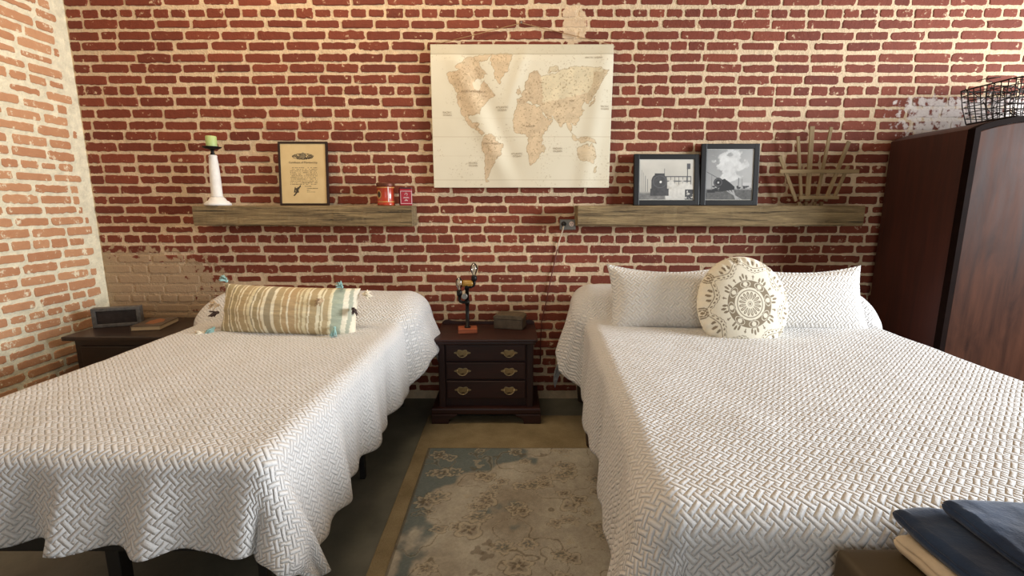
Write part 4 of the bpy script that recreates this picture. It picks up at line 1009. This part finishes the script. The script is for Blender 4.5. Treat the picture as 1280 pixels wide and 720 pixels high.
for a, c, sgn in ((0.0, 0.496, 1), (0.504, 1.0, -1)):
    d = MB(); d.prism(outline(0.030, 24, a, c, 0.12), 'y', -0.560, -0.526, 0.004); dd_ = d.build('door', M['burl'], wd)
    kx = WW / 2 - sgn * 0.05
    MB().lathe([(.006, 0), (.006, .014), (.014, .020), (.014, .026), (.006, .030)], (kx, -0.560, 0.95), 14, rot=(R(90), 0, 0)).build('knob', M['brass'], dd_)
b = MB(); b.box((WW / 2, -0.285, 0.04), (WW - 0.03, 0.49, 0.08), 0.004); b.build('plinth', M['rim'], wd)

wb = thing('wire_basket', 'dark tangled wire basket on top of the wardrobe', 'basket', (2.90, -0.27, 1.762))
def rect_loop(x, y, z): 
    P = []
    for (cx, cy, a0) in ((x - .03, y - .03, 0), (-x + .03, y - .03, 90), (-x + .03, -y + .03, 180), (x - .03, -y + .03, 270)):
        for k in range(5): P.append((cx + .03 * math.cos(R(a0 + k * 22.5)), cy + .03 * math.sin(R(a0 + k * 22.5)), z))
    return P
r_ = random.Random(4); b = MB()
for k in range(7):
    f = k / 6; b.tube(rect_loop(.235 + .035 * f, .14 + .03 * f, .004 + .19 * f), .0042 if k in (0, 6) else .0026, 6, True)
b.build('hoops', M['wire'], wb)
b = MB()
for k in range(15):
    x = -.22 + .44 * k / 14
    for s_ in (-1, 1): b.tube([(x, 0, .003), (x, s_ * .139, .003), (x * 1.08 + r_.uniform(-.008, .008), s_ * .158, .10), (x * 1.15, s_ * .169, .194)], .0024, 6)
for k in range(9):
    y = -.13 + .26 * k / 8
    for s_ in (-1, 1): b.tube([(0, y, .005), (s_ * .234, y, .005), (s_ * .253, y * 1.1 + r_.uniform(-.006, .006), .10), (s_ * .269, y * 1.2, .194)], .0024, 6)
b.build('uprights', M['wire'], wb)
b = MB()
for s_ in (-1, 1): b.tube([(s_ * .10 * math.cos(t) + 0, -.17 * s_ * -1, .194 + .035 * math.sin(t)) for t in np.linspace(0, PI, 10)], .003, 6)
for k in range(48):
    p = [Vector((r_.uniform(-.24, .24), r_.uniform(-.14, .14), r_.uniform(.03, .22)))]
    for j in range(4): p.append(p[-1] + Vector((r_.uniform(-.09, .09), r_.uniform(-.06, .06), r_.uniform(-.05, .05))))
    for v in p: v.x = max(-.25, min(.25, v.x)); v.y = max(-.15, min(.15, v.y)); v.z = max(.012, min(.235, v.z))
    b.tube(p, .0022, 5)
b.build('loose_wire', M['wire'], wb)

# ------------------------------------------------------------------ rugs
jr = MB().box((0.45, -1.83, 0.004), (1.94, 3.10, 0.008), 0.003).build('woven_rug', M['jute'])
setprops(jr, 'plain tan woven rug lying under the patterned rug', 'rug')
def rug():
    x0, x1, y0, y1 = -0.452, 0.80, -2.75, -0.692; nx, ny = 330, 520
    x = np.linspace(x0, x1, nx); y = np.linspace(y0, y1, ny); X, Y = np.meshgrid(x, y)
    n1 = fbm(X * 3.2 + 5, Y * 3.2 + 30, 81); n2 = fbm(X * 40 + 100, Y * 40 + 200, 82, 3); n3 = fbm(X * 9 + 40, Y * 9 + 60, 83)
    C = lerp3(s255(182, 176, 162), s255(148, 138, 122), np.clip((n1 - .3) * 2.5, 0, 1))
    C = C * (1 + ((n2 - .5) * .30)[..., None])
    # blue-green ground areas
    teal = np.array(s255(78, 92, 92)); tl2 = np.array(s255(96, 110, 112))
    m = smooth(n1 * .6 + n3 * .5 + .40 * smooth(Y, -1.05, -.74) * smooth(-X, -.3, .25) + .27 * smooth(-X, .18, .45) - .04 * smooth(X, .2, .6), .70, .80)
    tcol = teal * (1 - n3[..., None]) + tl2 * n3[..., None]; C = C * (1 - m[..., None] * .85) + tcol * m[..., None] * .85
    # wandering stems
    stem = np.abs(fbm(X * 6 + 70, Y * 6 + 20, 84, 3) - .5); paint(C, (stem < .007) * .6, s255(96, 84, 64)); paint(C, ((stem > .010) & (stem < .018)) * .3, s255(178, 166, 144))
    r = np.random.default_rng(9)
    for k in range(260):
        cx, cy = r.uniform(x0 + .03, x1 - .03), r.uniform(y0, y1 - .03); s_ = r.uniform(.018, .062); ph = r.uniform(0, 6.28); npet = r.integers(4, 8); asp = r.uniform(.6, 1.0)
        dx, dy = (X - cx), (Y - cy) / asp; d = np.hypot(dx, dy); a = np.arctan2(dy, dx) + ph + (n3 - .5) * 2
        if s_ < .03: 
            paint(C, (d < s_ * (.8 + .3 * np.cos(3 * a))) * .55, s255(100, 88, 70) if k % 2 else s255(172, 160, 138)); continue
        e = s_ * (.85 + .18 * np.cos(npet * a))
        paint(C, ((d < e) & (d > e * .72)) * .7, s255(176, 164, 142)); paint(C, ((d < e * 1.10) & (d > e)) * .55, s255(92, 80, 62))
        paint(C, (d < e * .70) * .45, s255(128, 116, 98)); paint(C, ((d < e * .55) & (np.cos(npet * a + 2) > -.2) & (n2 > .38)) * .7, s255(88, 76, 62) if k % 3 else s255(80, 90, 88))
        paint(C, (d < e * .16), s255(166, 152, 128))
    ed = (X < x0 + .012) | (Y > y1 - .010); paint(C, ed * .7, s255(96, 84, 66))
    C = np.clip(C * (1 + (vnoise(X * 160, Y * 160, 85) - .5)[..., None] * .22), 0.01, 1)
    Z = np.full_like(X, 0.018) + (n2 - .5) * .0012
    Z[0, :] = Z[-1, :] = 0.009; Z[:, 0] = Z[:, -1] = 0.009
    return grid_mesh('patterned_rug', X, Y, Z, C)
o = mesh_obj('patterned_rug', rug(), M['rug'])
setprops(o, 'faded blue and beige floral rug on the floor between the beds', 'rug')

# ------------------------------------------------------------------ bench with folded throws at the bottom right
be = thing('bench', 'olive brown upholstered bench at the foot of the bigger bed', 'bench', (1.246, -2.450, 0))
MB().box((0, 0, 0.4985), (1.20, 0.50, 0.265), 0.016, seg=4).build('seat', M['olive'], be, smooth=True)
MB().box((0, 0, 0.338), (1.17, 0.45, 0.05), 0.004).build('apron', M['bed_wood'], be)
for sx in (-.54, .54):
    for sy in (-.19, .19): MB().lathe([(.018, 0.020), (.026, .15), (.028, .314)], (sx, sy, 0), 12).build('leg', M['bed_wood'], be)
def folded(name, x0, x1, y0, y1, z0, layers, th, mat, label, cat, seed, curl=0.0):
    """a throw folded back and forth: rounded fold edges on the left (x0) side"""
    r = np.random.default_rng(seed); t = thing(name, label, cat, ((x0 + x1) / 2, (y0 + y1) / 2, z0))
    z = 0
    for k in range(layers):
        ins = r.uniform(0, .010) * (k > 0); m = 60; hx = (x1 - x0) / 2 - ins; rad = th / 2
        na_ = 26; ph = np.linspace(PI / 2, 3 * PI / 2, na_)
        groove = 1 - 0.22 * np.exp(-((ph - PI * 0.93) / 0.13) ** 2) - 0.12 * np.exp(-((ph - PI * 1.22) / 0.10) ** 2)
        lx = -hx + rad + rad * np.cos(ph) * groove; lz = rad * np.sin(ph)
        tx = np.linspace(-hx + rad, hx - rad, 30)[1:-1]; ph2 = np.linspace(-PI / 2, PI / 2, 12)
        cx = np.concatenate([lx, tx, hx - rad + rad * np.cos(ph2), tx[::-1]]); cz = np.concatenate([lz, np.full(28, -rad), rad * np.sin(ph2), np.full(28, rad)])
        yv = y1 - (y1 - y0) * (1 - np.cos(np.linspace(0, PI, m))) / 2
        X, Yv = np.meshgrid(cx, yv); Zc, _ = np.meshgrid(cz, yv)
        e = np.minimum(Yv - y0, y1 - Yv); sq = np.sqrt(np.clip(1 - (1 - np.clip(e / (rad * 1.1), 0, 1)) ** 2, 0.0, 1))
        Zc = Zc * (0.04 + 0.96 * sq)
        wv = (fbm(Yv * 5 + 3 * k, Yv * 0 + k, seed + 3) - .5)
        X = X + 0.030 * wv + curl * (Yv - y1) + 0.012 * (1 - sq) * (X < 0)
        Zc = Zc + np.where(Zc > 0, 1, .25) * (0.017 * (fbm(X * 6 + 10 + Yv * 4, Yv * 3 + 10 + k, seed + 7) - .5) + 0.013 * (fbm(X * 26 + 10 + Yv * 14, Yv * 6 + 10 + k, seed + 9) - .5))
        me = grid_mesh('fold', np.concatenate([X, X[:, :1]], 1), np.concatenate([Yv, Yv[:, :1]], 1) - (y0 + y1) / 2, np.concatenate([Zc, Zc[:, :1]], 1) + z + th / 2 + .003)
        mesh_obj('fold', me, mat, t, True); z += th * .94
    return t
folded('folded_throw', 0.745, 1.50, -2.66, -2.205, 0.632, 1, 0.038, M['tan'], 'folded tan fleece throw under the navy blankets on the bench', 'blanket', 1)
folded('folded_blanket', 0.766, 1.52, -2.66, -2.178, 0.672, 1, 0.038, M['navy'], 'folded navy blanket directly on the tan throw, lower one of two', 'blanket', 2)
folded('folded_blanket', 0.838, 1.52, -2.65, -2.205, 0.711, 1, 0.032, M['navy'], 'folded navy blanket on top of the stack on the bench', 'blanket', 5)
